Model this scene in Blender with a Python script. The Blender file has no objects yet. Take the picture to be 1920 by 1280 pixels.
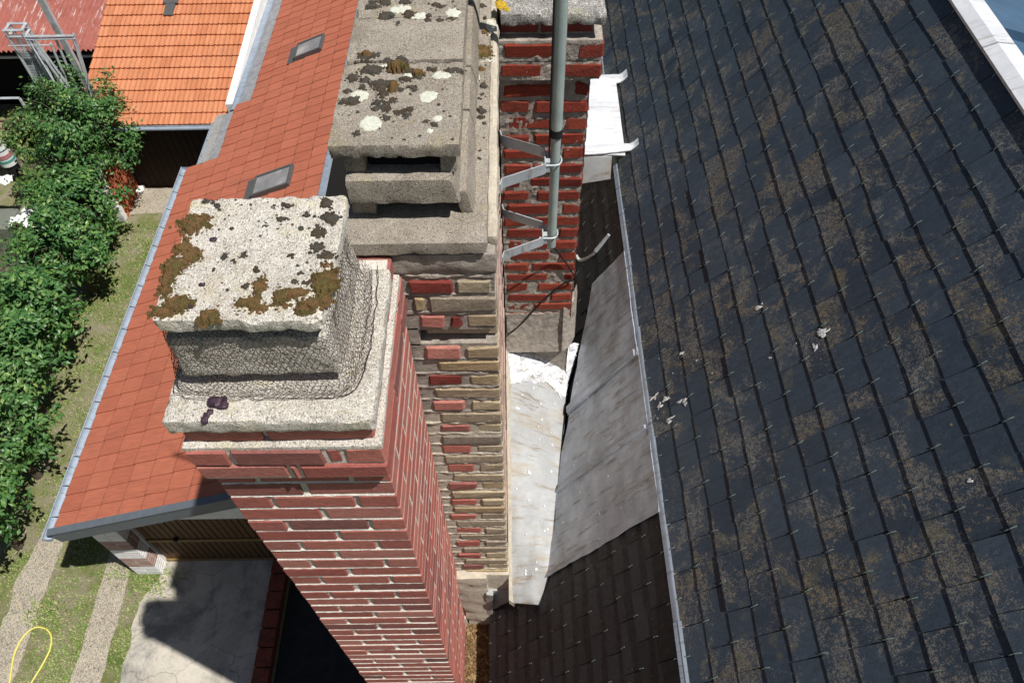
import bpy, bmesh, math, random
from mathutils import Vector, Matrix, noise as mn

random.seed(7)
scene = bpy.context.scene
COL = scene.collection
R = math.radians
H = 11.2          # everything below is laid out with the drone's lens at height 0; lifted by H at the end

# ------------------------------------------------------------------ camera, sky, sun
cam_d = bpy.data.cameras.new('camera')
cam_d.sensor_fit = 'HORIZONTAL'; cam_d.sensor_width = 36.0
cam_d.lens = 36.0 * 1407.0 / 1920.0
cam_d.clip_start = 0.05; cam_d.clip_end = 600
cam = bpy.data.objects.new('camera', cam_d); COL.objects.link(cam)
cam.matrix_world = Matrix(((0.9999, 0.01356, 0.00355, 0), (-0.00883, 0.80599, -0.59187, 0), (-0.01088, 0.59178, 0.80603, 0), (0, 0, 0, 1)))
scene.camera = cam

SUN = Vector((0.479, -0.225, 1.0)).normalized()
sl = bpy.data.lights.new('sun', 'SUN'); sl.energy = 5.0; sl.angle = R(0.5); sl.color = (1.0, 0.96, 0.91)
so = bpy.data.objects.new('sun', sl); COL.objects.link(so)
so.rotation_euler = SUN.to_track_quat('Z', 'Y').to_euler()
so.location = (6, -3, 12)
world = bpy.data.worlds.new('World'); scene.world = world; world.use_nodes = True
wt = world.node_tree
bg = wt.nodes['Background']
sky = wt.nodes.new('ShaderNodeTexSky'); sky.sky_type = 'NISHITA'; sky.sun_disc = False
sky.sun_elevation = math.asin(SUN.z); sky.sun_rotation = math.atan2(SUN.x, SUN.y)
wt.links.new(sky.outputs[0], bg.inputs[0]); bg.inputs[1].default_value = 0.047
scene.view_settings.view_transform = 'Standard'; scene.view_settings.look = 'None'
scene.view_settings.exposure = 0.22; scene.view_settings.gamma = 1.0

# ------------------------------------------------------------------ node helper
class NT:
    def __init__(s, name):
        s.m = bpy.data.materials.new(name); s.m.use_nodes = True
        s.t = s.m.node_tree; s.b = s.t.nodes['Principled BSDF']; s._c = None; s._g = None
    def new(s, ty): return s.t.nodes.new(ty)
    def lk(s, a, b):
        if hasattr(a, 'is_output'): s.t.links.new(a, b)
        else: b.default_value = a
    def co(s):
        if s._c is None: s._c = s.new('ShaderNodeTexCoord')
        return s._c.outputs['Object']
    def isl(s):
        if s._g is None: s._g = s.new('ShaderNodeNewGeometry')
        return s._g.outputs['Random Per Island']
    def sc(s, v):
        n = s.new('ShaderNodeMapping'); n.inputs['Scale'].default_value = v; s.t.links.new(s.co(), n.inputs[0]); return n.outputs[0]
    def noise(s, scale, detail=4, rough=.6, vec=None, dist=0.):
        n = s.new('ShaderNodeTexNoise'); n.inputs['Scale'].default_value = scale; n.inputs['Detail'].default_value = detail
        n.inputs['Roughness'].default_value = rough; n.inputs['Distortion'].default_value = dist
        s.t.links.new(vec or s.co(), n.inputs['Vector']); return n.outputs[0]
    def vor(s, scale, feat='F1', out=0, vec=None, rnd=1.):
        n = s.new('ShaderNodeTexVoronoi'); n.feature = feat; n.inputs['Scale'].default_value = scale; n.inputs['Randomness'].default_value = rnd
        s.t.links.new(vec or s.co(), n.inputs['Vector']); return n.outputs[out]
    def ramp(s, fac, stops, interp='LINEAR'):
        n = s.new('ShaderNodeValToRGB'); n.color_ramp.interpolation = interp
        e = n.color_ramp.elements
        while len(e) < len(stops): e.new(.5)
        for i, (p, c) in enumerate(stops):
            e[i].position = p
            e[i].color = (c, c, c, 1) if isinstance(c, (int, float)) else (c[0], c[1], c[2], 1)
        s.lk(fac, n.inputs[0]); return n.outputs[0]
    def mix(s, fac, a, b, mode='MIX'):
        n = s.new('ShaderNodeMix'); n.data_type = 'RGBA'; n.blend_type = mode
        s.lk(fac, n.inputs[0])
        for v, i in ((a, 6), (b, 7)):
            if isinstance(v, tuple) and len(v) == 3: v = (*v, 1)
            s.lk(v, n.inputs[i])
        return n.outputs[2]
    def math(s, op, a, b=0.5):
        n = s.new('ShaderNodeMath'); n.operation = op; s.lk(a, n.inputs[0]); s.lk(b, n.inputs[1]); return n.outputs[0]
    def sep(s, i):
        n = s.new('ShaderNodeSeparateXYZ'); s.t.links.new(s.co(), n.inputs[0]); return n.outputs[i]
    def bump(s, h, strength=.5, dist=.01, prev=None):
        n = s.new('ShaderNodeBump'); n.inputs['Strength'].default_value = strength; n.inputs['Distance'].default_value = dist
        s.t.links.new(h, n.inputs['Height'])
        if prev: s.t.links.new(prev, n.inputs['Normal'])
        return n.outputs[0]
    def done(s, col, rough=.85, bump=None, metal=0., spec=.3):
        if isinstance(col, tuple) and len(col) == 3: col = (*col, 1)
        s.lk(col, s.b.inputs['Base Color']); s.lk(rough, s.b.inputs['Roughness'])
        s.b.inputs['Metallic'].default_value = metal; s.b.inputs['Specular IOR Level'].default_value = spec
        if bump: s.t.links.new(bump, s.b.inputs['Normal'])
        return s.m

M = {}
def mk_brick(name, stops, dirt=(.05, .03, .025), chalk=(.5, .42, .36), chalk_amt=.68, dirt_amt=.62):
    n = NT(name)
    c = n.ramp(n.isl(), stops)
    c = n.mix(.55, c, n.ramp(n.noise(38, 5, .7, n.sc((1, 1, 2.2))), [(.25, .25), (.75, 1.)]), 'MULTIPLY')
    c = n.mix(.35, c, n.ramp(n.noise(220, 3, .7), [(.3, .45), (.7, 1.)]), 'MULTIPLY')
    c = n.mix(n.ramp(n.noise(13, 5, .65), [(dirt_amt, 0.), (dirt_amt + .12, .75)]), c, dirt)
    c = n.mix(n.ramp(n.noise(60, 6, .75), [(chalk_amt, 0.), (chalk_amt + .1, .55)]), c, chalk)
    b = n.bump(n.noise(90, 5, .75), .75, .006)
    b = n.bump(n.noise(300, 2, .6), .4, .002, b)
    M[name] = n.done(c, .9, b, spec=.2)
mk_brick('brick_pink', [(0, (.50, .33, .28)), (.5, (.58, .42, .36)), (1, (.46, .27, .22))])
mk_brick('brick_clay', [(0, (.48, .13, .06)), (.5, (.55, .17, .08)), (1, (.42, .10, .05))])
mk_brick('brick_red', [(0, (.54, .175, .138)), (.22, (.62, .23, .18)), (.45, (.46, .145, .118)), (.7, (.65, .28, .225)), (.86, (.38, .14, .12)), (1, (.27, .135, .12))], chalk_amt=.66, dirt_amt=.72)
mk_brick('brick_deep', [(0, (.30, .05, .030)), (.35, (.35, .068, .040)), (.7, (.24, .042, .03)), (1, (.36, .085, .05))], dirt_amt=.60)
mk_brick('brick_dark', [(0, (.24, .05, .042)), (.5, (.32, .07, .055)), (1, (.18, .045, .04))], dirt_amt=.56)
mk_brick('brick_ochre', [(0, (.52, .38, .21)), (.25, (.47, .38, .27)), (.4, (.34, .29, .235)), (.65, (.62, .51, .33)), (.85, (.42, .35, .27)), (1, (.54, .41, .23))], dirt=(.10, .08, .055), chalk=(.75, .67, .48), chalk_amt=.57, dirt_amt=.58)

def mk_mortar(name, a, b_, dirt, amt=.6):
    n = NT(name)
    c = n.mix(n.ramp(n.noise(26, 6, .7), [(.35, 0.), (.65, 1.)]), a, b_)
    c = n.mix(n.ramp(n.vor(330, 'F1', 0), [(.0, .0), (.25, .25), (.6, .0)]), c, (.08, .07, .06))
    c = n.mix(n.ramp(n.noise(9, 6, .7), [(amt, 0.), (amt + .15, .7)]), c, dirt)
    bb = n.bump(n.noise(150, 5, .8), .8, .005)
    bb = n.bump(n.noise(34, 4, .7), .6, .012, bb)
    M[name] = n.done(c, .95, bb, spec=.15)
mk_mortar('mortar_white', (.76, .72, .65), (.62, .57, .49), (.32, .28, .23), .68)
mk_mortar('mortar_grey', (.46, .41, .35), (.26, .23, .20), (.11, .10, .085), .56)
mk_mortar('mortar_cream', (.62, .56, .45), (.46, .41, .33), (.20, .18, .14), .62)

def mk_conc(name, base, dark, light, stain, stain_amt=.55, speck=150, grey=.0):
    n = NT(name)
    v = n.noise(14, 6, .7)
    c = n.mix(n.ramp(v, [(.35, 0.), (.62, 1.)]), base, dark)
    c = n.mix(n.ramp(n.noise(4.2, 5, .65), [(.46, 0.), (.64, .62)]), c, (dark[0] * .72, dark[1] * .70, dark[2] * .68))
    cell = n.vor(speck, 'F1', 1)                      # grit: each grain its own tone
    s1 = n.new('ShaderNodeSeparateColor'); n.t.links.new(cell, s1.inputs[0])
    c = n.mix(n.ramp(s1.outputs[0], [(.0, .75), (.16, .6), (.22, 0.)]), c, (dark[0] * .32, dark[1] * .31, dark[2] * .32))
    c = n.mix(n.ramp(s1.outputs[1], [(.72, 0.), (.8, .8)]), c, light)
    c = n.mix(n.ramp(s1.outputs[2], [(.86, 0.), (.9, .5)]), c, (.33, .24, .13))
    c = n.mix(n.ramp(n.noise(340, 3, .7), [(.56, 0.), (.66, .55)]), c, (dark[0] * .4, dark[1] * .4, dark[2] * .4))
    c = n.mix(n.ramp(n.vor(52, 'F1', 0), [(.10, .75), (.16, 0.)]), c, (dark[0] * .25, dark[1] * .24, dark[2] * .24))
    c = n.mix(n.ramp(n.noise(7.5, 5, .7), [(.56, 0.), (.7, .40)]), c, (base[0] * .86, base[1] * .80, base[2] * .38))
    c = n.mix(n.ramp(n.noise(5.5, 6, .72, None, .4), [(stain_amt, 0.), (stain_amt + .16, .65)]), c, stain)
    b = n.bump(n.vor(speck, 'F1', 0), .55, .004)
    b = n.bump(n.noise(70, 6, .75), .6, .006, b)
    M[name] = n.done(c, .95, b, spec=.15)
mk_conc('concrete_cream', (.62, .59, .53), (.48, .45, .39), (.74, .71, .64), (.44, .37, .22), .58, 340)
mk_conc('concrete_grey', (.37, .335, .285), (.28, .25, .21), (.46, .42, .35), (.18, .155, .12), .55, 420)
mk_conc('concrete_pale', (.38, .37, .35), (.24, .235, .225), (.66, .65, .62), (.08, .078, .075), .50, 330)

def mk_moss():
    n = NT('moss')
    c = n.ramp(n.noise(26, 4, .6), [(.3, (.24, .18, .065)), (.45, (.17, .135, .055)), (.55, (.29, .165, .075)), (.7, (.20, .165, .065))])
    c = n.mix(.8, c, n.ramp(n.noise(420, 3, .8), [(.3, .18), (.68, 1.15)]), 'MULTIPLY')
    M['moss'] = n.done(c, 1., n.bump(n.noise(420, 3, .8), 1., .006), spec=.05)
    n = NT('moss_dark')
    c = n.ramp(n.noise(22, 4, .6), [(.3, (.085, .08, .065)), (.48, (.125, .115, .095)), (.6, (.11, .08, .055)), (.75, (.16, .145, .115))])
    c = n.mix(.8, c, n.ramp(n.noise(420, 3, .8), [(.3, .2), (.68, 1.25)]), 'MULTIPLY')
    M['moss_dark'] = n.done(c, 1., n.bump(n.noise(420, 3, .8), 1., .006), spec=.05)
    n = NT('lichen')
    c = n.mix(n.ramp(n.noise(150, 5, .8), [(.4, 0.), (.62, .8)]), (.60, .61, .52), (.40, .41, .33))
    M['lichen'] = n.done(c, .95, n.bump(n.noise(200, 4, .8), .6, .003), spec=.1)
    n = NT('lichen_yellow')
    M['lichen_yellow'] = n.done(n.mix(n.ramp(n.noise(200, 4, .8), [(.4, 0.), (.6, 1.)]), (.62, .42, .03), (.35, .22, .03)), .95, n.bump(n.noise(200, 4, .8), .8, .004), spec=.1)
mk_moss()

def mk_slate(name, a, b_, c_, lich, amt, scale=1.0):
    n = NT(name)
    c = n.ramp(n.isl(), [(0, a), (.45, b_), (.8, c_), (1, a)])
    c = n.mix(.5, c, n.ramp(n.noise(16, 5, .7, n.sc((1, 3, 1))), [(.3, .4), (.7, 1.)]), 'MULTIPLY')
    # lichen grows as fine crumbs inside larger blotches
    blot = n.math('MULTIPLY', n.math('SUBTRACT', n.noise(4.6 * scale, 6, .66, None, .8), .5), 1.0)
    per = n.math('MULTIPLY', n.math('SUBTRACT', n.isl(), .5), .10)
    vd = n.new('ShaderNodeVectorMath'); vd.operation = 'DOT_PRODUCT'; n.t.links.new(n.co(), vd.inputs[0]); vd.inputs[1].default_value = (math.cos(R(50)), 0, math.sin(R(50)))
    s0_ = .672 * math.cos(R(50)) - 3.2 * math.sin(R(50)) + .004
    fr_ = n.math('FRACT', n.math('DIVIDE', n.math('SUBTRACT', vd.outputs['Value'], s0_), .1175))
    lap = n.ramp(fr_, [(0., .055), (.10, .045), (.42, 0.)])
    dens = n.math('MINIMUM', n.math('ADD', n.math('ADD', n.math('MULTIPLY', blot, .8), per), lap), .09)
    f = n.math('ADD', dens, n.math('ADD', n.math('MULTIPLY', n.noise(210, 3, .8), .62), n.math('MULTIPLY', n.noise(62, 4, .75), .38)))
    c = n.mix(n.ramp(f, [(amt, 0.), (amt + .05, .8)]), c, n.mix(n.ramp(n.noise(2.6, 4), [(.4, 0.), (.62, 1.)]), lich, (lich[0] * 1.05, lich[1] * .86, lich[2] * .58)))
    c = n.mix(n.ramp(n.noise(9 * scale, 5, .6), [(.60, 0.), (.70, .35)]), c, (lich[0] * .75, lich[1] * .7, lich[2] * .4))
    c = n.mix(n.ramp(n.vor(13, 'F1', 0), [(.05, .6), (.075, 0.)]), c, (.26, .20, .12))
    c = n.mix(n.ramp(n.noise(75, 5, .8), [(.66, 0.), (.70, .5)]), c, (.33, .32, .28))
    b = n.bump(n.noise(120, 5, .75), .35, .003)
    b = n.bump(n.noise(12, 3, .6, n.sc((1, 2.5, 1))), .35, .012, b)
    M[name] = n.done(c, n.ramp(n.noise(40, 4), [(.3, .5), (.7, .72)]), b, spec=.42)
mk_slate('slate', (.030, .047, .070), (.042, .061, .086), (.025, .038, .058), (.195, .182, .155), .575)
mk_slate('slate_shade', (.008, .010, .013), (.025, .027, .032), (.012, .014, .018), (.05, .048, .042), .85)  # darker copy of slate for the steep pitch, shade put into the colour

def mk_zinc(name, base, dark, rust, rough=.45, amt=.6, metal=.25):
    n = NT(name)
    c = n.mix(n.ramp(n.noise(5, 6, .7), [(.35, 0.), (.65, 1.)]), base, dark)
    c = n.mix(n.ramp(n.noise(2.6, 6, .7, n.sc((1.0, 5, 1.0))), [(amt, 0.), (amt + .16, .7)]), c, rust)
    c = n.mix(n.ramp(n.noise(60, 5, .8), [(.62, 0.), (.68, .5)]), c, (dark[0] * .4, dark[1] * .4, dark[2] * .4))
    c = n.mix(n.ramp(n.noise(24, 5, .8), [(.66, 0.), (.72, .25)]), c, (.55, .54, .52))
    c = n.mix(n.ramp(n.noise(8, 6, .75, n.sc((.6, 4.5, .6))), [(.54, 0.), (.66, .7)]), c, (rust[0] * .55, rust[1] * .5, rust[2] * .45))
    b = n.bump(n.noise(3.5, 3, .5), .45, .03)
    b = n.bump(n.noise(60, 4, .7), .2, .002, b)
    M[name] = n.done(c, n.ramp(n.noise(18, 4), [(.3, rough), (.7, rough + .25)]), b, metal=metal, spec=.4)
mk_zinc('zinc', (.44, .475, .53), (.31, .335, .38), (.20, .155, .11), .40, .54)
mk_zinc('zinc_sunny', (.40, .41, .41), (.31, .32, .325), (.33, .26, .16), .6, .49, .1)
mk_zinc('zinc_bright', (.62, .64, .66), (.52, .54, .57), (.56, .56, .55), .5, .62, .0)
mk_zinc('zinc_blue', (.34, .40, .47), (.26, .31, .37), (.22, .23, .24), .4, .62, .2)
mk_zinc('galvanised', (.52, .56, .58), (.40, .44, .47), (.34, .34, .33), .4, .66, .35)

def simple(name, col, rough=.7, nscale=30, lo=.6, spec=.3, metal=0., bs=.3, bd=.004, alt=None):
    n = NT(name)
    c = n.mix(1., (*col, 1), n.ramp(n.noise(nscale, 5, .65), [(.3, lo), (.7, 1.)]), 'MULTIPLY')
    if alt: c = n.mix(n.ramp(n.noise(nscale * .3, 5, .7), [(.5, 0.), (.62, .8)]), c, alt)
    M[name] = n.done(c, rough, n.bump(n.noise(nscale * 2, 4, .7), bs, bd), metal=metal, spec=spec)
    return M[name]
simple('bitumen', (.018, .018, .02), .75, 60)
def mk_silver():
    n = NT('silver_paint')
    w = n.noise_vec(9, .05)
    c = n.mix(n.ramp(n.vor(17, 'DISTANCE_TO_EDGE', 0, w), [(.0, .8), (.028, 0.)]), (.72, .73, .745), (.16, .16, .165))
    c = n.mix(n.ramp(n.noise(11, 6, .75), [(.53, 0.), (.64, .7)]), c, (.30, .30, .30))
    b = n.bump(n.vor(15, 'DISTANCE_TO_EDGE', 0, w), .8, .012)
    M['silver_paint'] = n.done(c, .5, n.bump(n.noise(40, 5, .75), .8, .006, b), metal=.15, spec=.4)
simple('wire', (.085, .055, .045), .6, 200, .5, metal=.4)
simple('mast_green', (.30, .37, .355), .34, 14, .85, spec=.5, alt=(.36, .41, .38))
simple('cable_black', (.012, .012, .013), .5)
simple('pipe_white', (.55, .54, .52), .5, alt=(.12, .12, .13))
simple('hook', (.30, .40, .36), .45, 40, .7, spec=.5, metal=.3)
simple('droppings', (.93, .93, .92), .9, 120, .55)
simple('soffit', (.33, .33, .34), .9, 8)
simple('fascia', (.115, .135, .155), .6, 10, .8, spec=.4)
simple('render_white', (.80, .79, .76), .9, 6, .85)
simple('door_brown', (.135, .072, .03), .65, 26, .6)
simple('door_trim', (.26, .16, .065), .65, 26, .7)
simple('door_dark', (.040, .020, .014), .8, 20, .6)
simple('void', (.012, .011, .011), 1., 20)  # near-black, stands in for deep shade and unlit hollows
simple('bark', (.11, .085, .06), .95, 40, .5, bs=.8, bd=.01)
simple('hose_yellow', (.66, .60, .14), .5, 20, .85)
simple('twig', (.17, .145, .12), .95, 60, .5)
simple('sheet_white', (.78, .80, .76), .5, 8, .85)
simple('sheet_grey', (.17, .18, .15), .4, 8, .8)
simple('house_wall', (.20, .16, .13), .95, 4, .6)
simple('leaf_litter', (.26, .155, .07), .95, 90, .3, alt=(.42, .30, .15))
simple('fruit', (.050, .024, .042), .5, 90, .5, spec=.5)
simple('flower', (.62, .10, .16), .7, 40, .7)
simple('timber', (.30, .24, .15), .9, 20, .6)
simple('glass', (.30, .29, .28), .12, 4, .6, spec=.8, alt=(.46, .42, .38), bs=.05)
simple('frame_grey', (.10, .10, .10), .5, 30, .7, spec=.4)
simple('slate_sky_blue', (.06, .12, .20), .35, 8, .7, spec=.5)  # blue of the reflected sky put into the base colour
simple('coping_red', (.23, .06, .035), .9, 20, .55, alt=(.07, .03, .025))
simple('shade_dark', (.030, .030, .032), .95, 5, .5)  # ground colour with the house's shade painted in

def mk_tile(name, stops, streak):
    n = NT(name)
    c = n.ramp(n.isl(), stops)
    c = n.mix(.45, c, n.ramp(n.noise(6, 5, .65, n.sc((1, 9, 1)) if streak == 'y' else n.sc((9, 1, 1))), [(.3, .55), (.7, 1.)]), 'MULTIPLY')
    c = n.mix(n.ramp(n.noise(2.2, 6, .7), [(.52, 0.), (.75, .5)]), c, (stops[0][1][0] * .55, stops[0][1][1] * .7, stops[0][1][2] * .8))
    fs_ = n.noise(3, 4, .7, n.sc((1.2, 26, 1.2)) if streak == 'y' else n.sc((26, 1.2, 1.2)))
    c = n.mix(.5, c, n.ramp(fs_, [(.3, .55), (.65, 1.05)]), 'MULTIPLY')
    M[name] = n.done(c, .8, n.bump(n.noise(70, 4, .7), .3, .004, n.bump(fs_, .6, .01)), spec=.25)
mk_tile('tile_red', [(0, (.47, .145, .082)), (.5, (.50, .160, .092)), (1, (.445, .132, .076))], 'y')
mk_tile('tile_orange', [(0, (.56, .215, .10)), (.5, (.61, .25, .125)), (1, (.51, .185, .085))], 'x')

def mk_rust():
    n = NT('rusty_sheet')
    c = n.mix(n.ramp(n.noise(4, 6, .7), [(.3, 0.), (.7, 1.)]), (.24, .075, .06), (.34, .12, .09))
    c = n.mix(n.ramp(n.noise(3.2, 6, .8, n.sc((5.5, .35, 1))), [(.56, 0.), (.63, .8)]), c, (.58, .52, .51))
    c = n.mix(n.ramp(n.noise(22, 5, .8, n.sc((2, .5, 1))), [(.62, 0.), (.68, .6)]), c, (.52, .46, .44))
    M['rusty_sheet'] = n.done(c, .8, n.bump(n.noise(40, 4), .3, .004))
mk_rust()

def mk_ground():
    n = NT('ground')
    g = n.ramp(n.noise(2.1, 6, .7), [(.36, (.36, .32, .23)), (.47, (.31, .29, .17)), (.55, (.23, .25, .10)), (.68, (.13, .20, .05))])
    g = n.mix(.75, g, n.ramp(n.noise(55, 4, .8), [(.3, .35), (.7, 1.2)]), 'MULTIPLY')
    M['ground'] = n.done(g, 1., n.bump(n.noise(60, 4, .8), 1., .03), spec=.05)
    n = NT('gravel')
    c = n.mix(n.ramp(n.noise(3, 5, .7), [(.4, 0.), (.65, 1.)]), (.38, .345, .28), (.29, .26, .21))
    s1 = n.new('ShaderNodeSeparateColor'); n.t.links.new(n.vor(75, 'F1', 1), s1.inputs[0])
    c = n.mix(n.ramp(s1.outputs[0], [(.6, 0.), (.75, .7)]), c, (.55, .47, .34))
    c = n.mix(n.ramp(s1.outputs[1], [(.1, .7), (.3, .0)]), c, (.10, .09, .075))
    M['gravel'] = n.done(c, .95, n.bump(n.vor(75, 'F1', 0), .8, .012), spec=.15)
    n = NT('yard')
    c = n.mix(n.ramp(n.noise(1.6, 6, .7), [(.36, 0.), (.62, 1.)]), (.38, .35, .29), (.52, .48, .41))
    c = n.mix(n.ramp(n.noise(30, 5, .75), [(.55, 0.), (.68, .5)]), c, (.20, .18, .15))
    c = n.mix(n.ramp(n.noise(.9, 7, .75, None, .6), [(.47, 0.), (.6, .7)]), c, (.16, .16, .155))
    c = n.mix(n.ramp(n.noise(2.6, 7, .8, None, .5), [(.60, 0.), (.66, .4)]), c, (.62, .60, .56))
    c = n.mix(n.ramp(n.vor(.75, 'DISTANCE_TO_EDGE', 0, n.noise_vec(2.6, .42)), [(.0, .5), (.006, .0)]), c, (.05, .045, .04))
    M['yard'] = n.done(c, .95, n.bump(n.noise(40, 5, .75), .5, .008), spec=.2)
    n = NT('grass')
    c = n.ramp(n.isl(), [(0, (.10, .21, .035)), (.45, (.18, .28, .06)), (.62, (.30, .32, .12)), (1, (.44, .40, .24))])
    M['grass'] = n.done(c, .8, spec=.2)
def _nv(s, scale, amt):
    n = s.new('ShaderNodeTexNoise'); n.inputs['Scale'].default_value = scale; n.inputs['Detail'].default_value = 4
    s.t.links.new(s.co(), n.inputs['Vector'])
    a = s.new('ShaderNodeVectorMath'); a.operation = 'SCALE'; s.t.links.new(n.outputs[1], a.inputs[0]); a.inputs['Scale'].default_value = amt
    b = s.new('ShaderNodeVectorMath'); b.operation = 'ADD'; s.t.links.new(s.co(), b.inputs[0]); s.t.links.new(a.outputs[0], b.inputs[1])
    return b.outputs[0]
NT.noise_vec = _nv
mk_ground(); mk_silver()

def mk_leaf(name, a, b_, c_):
    n = NT(name)
    c = n.ramp(n.isl(), [(0, a), (.5, b_), (.86, c_), (1, (c_[0] * 1.35, c_[1] * 1.1, c_[2]))])
    c = n.mix(.7, c, n.ramp(n.noise(2.4, 5, .7), [(.3, (.42, .50, .48)), (.5, (.88, .92, .9)), (.68, (1.4, 1.22, 1.0))]), 'MULTIPLY')
    m = n.done(c, .42, spec=.45)
    tr = n.new('ShaderNodeBsdfTranslucent'); n.lk(n.mix(.5, c, (.20, .32, .02, 1)), tr.inputs[0])
    mx = n.new('ShaderNodeMixShader'); mx.inputs[0].default_value = .22
    out = [x for x in n.t.nodes if x.type == 'OUTPUT_MATERIAL'][0]
    n.t.links.new(n.b.outputs[0], mx.inputs[1]); n.t.links.new(tr.outputs[0], mx.inputs[2]); n.t.links.new(mx.outputs[0], out.inputs[0])
    M[name] = m
mk_leaf('leaf', (.035, .11, .03), (.065, .17, .045), (.13, .26, .07))
mk_leaf('leaf_light', (.05, .14, .04), (.09, .205, .06), (.16, .29, .09))
mk_leaf('leaf_olive', (.045, .11, .03), (.09, .17, .045), (.18, .25, .06))

# ------------------------------------------------------------------ mesh helper
class MB:
    def __init__(s): s.v = []; s.f = []; s.mi = []
    def add(s, vs, fs, mi=0):
        o = len(s.v); s.v.extend([tuple(v) for v in vs]); s.f.extend([tuple(i + o for i in f) for f in fs]); s.mi.extend([mi] * len(fs))
    def box(s, x0, x1, y0, y1, z0, z1, mi=0):
        vs = [(x, y, z) for x in (x0, x1) for y in (y0, y1) for z in (z0, z1)]
        s.add(vs, [(0, 1, 3, 2), (4, 6, 7, 5), (0, 4, 5, 1), (2, 3, 7, 6), (0, 2, 6, 4), (1, 5, 7, 3)], mi)
    def hexa(s, p, mi=0):      # 8 points: bottom ring 0-3, top ring 4-7
        s.add(p, [(3, 2, 1, 0), (4, 5, 6, 7), (0, 1, 5, 4), (1, 2, 6, 5), (2, 3, 7, 6), (3, 0, 4, 7)], mi)
    def brick(s, x0, x1, y0, y1, z0, z1, c=.003, j=.0015, mi=0):
        vs = []
        lim = ((x0, x1), (y0, y1), (z0, z1))
        for k in range(8):
            sg = (k & 1, (k >> 1) & 1, (k >> 2) & 1)
            jit = [random.uniform(-j, j) for _ in range(3)]
            for a in range(3):
                p = []
                for q in range(3):
                    val = lim[q][sg[q]]
                    if q != a: val += (c if sg[q] == 0 else -c) * random.uniform(.7, 1.5)
                    p.append(val + jit[q])
                vs.append(p)
        fs = []
        I = lambda k, a: k * 3 + a
        for a in range(3):
            b, d = (a + 1) % 3, (a + 2) % 3
            for sg in (0, 1):
                ks = [(sg << a) | (u << b) | (w << d) for u, w in ((0, 0), (1, 0), (1, 1), (0, 1))]
                fs.append([I(k, a) for k in ks])
            for u in (0, 1):
                for w in (0, 1):
                    k0 = (u << b) | (w << d); k1 = k0 | (1 << a)
                    fs.append([I(k0, b), I(k1, b), I(k1, d), I(k0, d)])
        for k in range(8): fs.append([I(k, 0), I(k, 1), I(k, 2)])
        s.add(vs, fs, mi)
    def tube(s, pts, r, n=8, mi=0, cap=True):
        pts = [Vector(p) for p in pts]; rings = []
        rr = r if isinstance(r, (list, tuple)) else [r] * len(pts)
        for i, p in enumerate(pts):
            t = (pts[min(i + 1, len(pts) - 1)] - pts[max(i - 1, 0)]).normalized()
            u = t.cross(Vector((0, 0, 1)) if abs(t.z) < .9 else Vector((1, 0, 0))).normalized(); w = t.cross(u)
            rings.append([p + (u * math.cos(2 * math.pi * k / n) + w * math.sin(2 * math.pi * k / n)) * rr[i] for k in range(n)])
        fs = []
        for i in range(len(pts) - 1):
            for k in range(n):
                a, b = i * n + k, i * n + (k + 1) % n
                fs.append((a, b, b + n, a + n))
        if cap:
            fs.append(tuple(range(n))[::-1]); fs.append(tuple(range((len(pts) - 1) * n, len(pts) * n)))
        s.add([v for r_ in rings for v in r_], fs, mi)
    def grid(s, fn, nu, nv, mi=0):
        s.add([fn(i / nu, j / nv) for i in range(nu + 1) for j in range(nv + 1)],
              [(i * (nv + 1) + j, (i + 1) * (nv + 1) + j, (i + 1) * (nv + 1) + j + 1, i * (nv + 1) + j + 1) for i in range(nu) for j in range(nv)], mi)
    def plate(s, fn, nu, nv, off, mi=0):   # a sheet with thickness: off is the vector to its underside
        off = Vector(off); W = nv + 1
        top = [Vector(fn(i / nu, j / nv)) for i in range(nu + 1) for j in range(nv + 1)]
        N = len(top); fs = []
        for i in range(nu):
            for j in range(nv):
                q = (i * W + j, (i + 1) * W + j, (i + 1) * W + j + 1, i * W + j + 1)
                fs.append(q); fs.append(tuple(N + k for k in q[::-1]))
        for i in range(nu):
            for j in (0, nv): a, b = i * W + j, (i + 1) * W + j; fs.append((a, b, b + N, a + N))
        for j in range(nv):
            for i in (0, nu): a, b = i * W + j, i * W + j + 1; fs.append((a, b, b + N, a + N))
        s.add(top + [p + off for p in top], fs, mi)
    def build(s, name, mat, parent=None, smooth=False, recalc=True):
        me = bpy.data.meshes.new(name); me.from_pydata(s.v, [], s.f)
        for m in (mat if isinstance(mat, (list, tuple)) else [mat]): me.materials.append(M[m])
        me.polygons.foreach_set('material_index', s.mi)
        if recalc:
            bm = bmesh.new(); bm.from_mesh(me); bmesh.ops.recalc_face_normals(bm, faces=bm.faces); bm.to_mesh(me); bm.free()
        if smooth:
            me.polygons.foreach_set('use_smooth', [True] * len(me.polygons)); me.set_sharp_from_angle(angle=R(38))
        me.update()
        o = bpy.data.objects.new(name, me); COL.objects.link(o)
        if parent:
            o.parent = parent
            if parent.type == 'EMPTY': o.location = -Vector(parent.location)
        return o

def thing(name, label, cat, loc=(0, 0, 0), group=None):
    o = bpy.data.objects.new(name, None); COL.objects.link(o); o.location = loc; o.empty_display_size = .1
    return tag(o, label, cat, group)
def tag(o, label, cat, group=None):
    o['label'] = label; o['category'] = cat
    if group: o['group'] = group
    return o
def kind(o, k): o['kind'] = k; return o

def fbm(x, y, z, o=4): return mn.fractal(Vector((x, y, z)), .7, 2.0, o)

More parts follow.
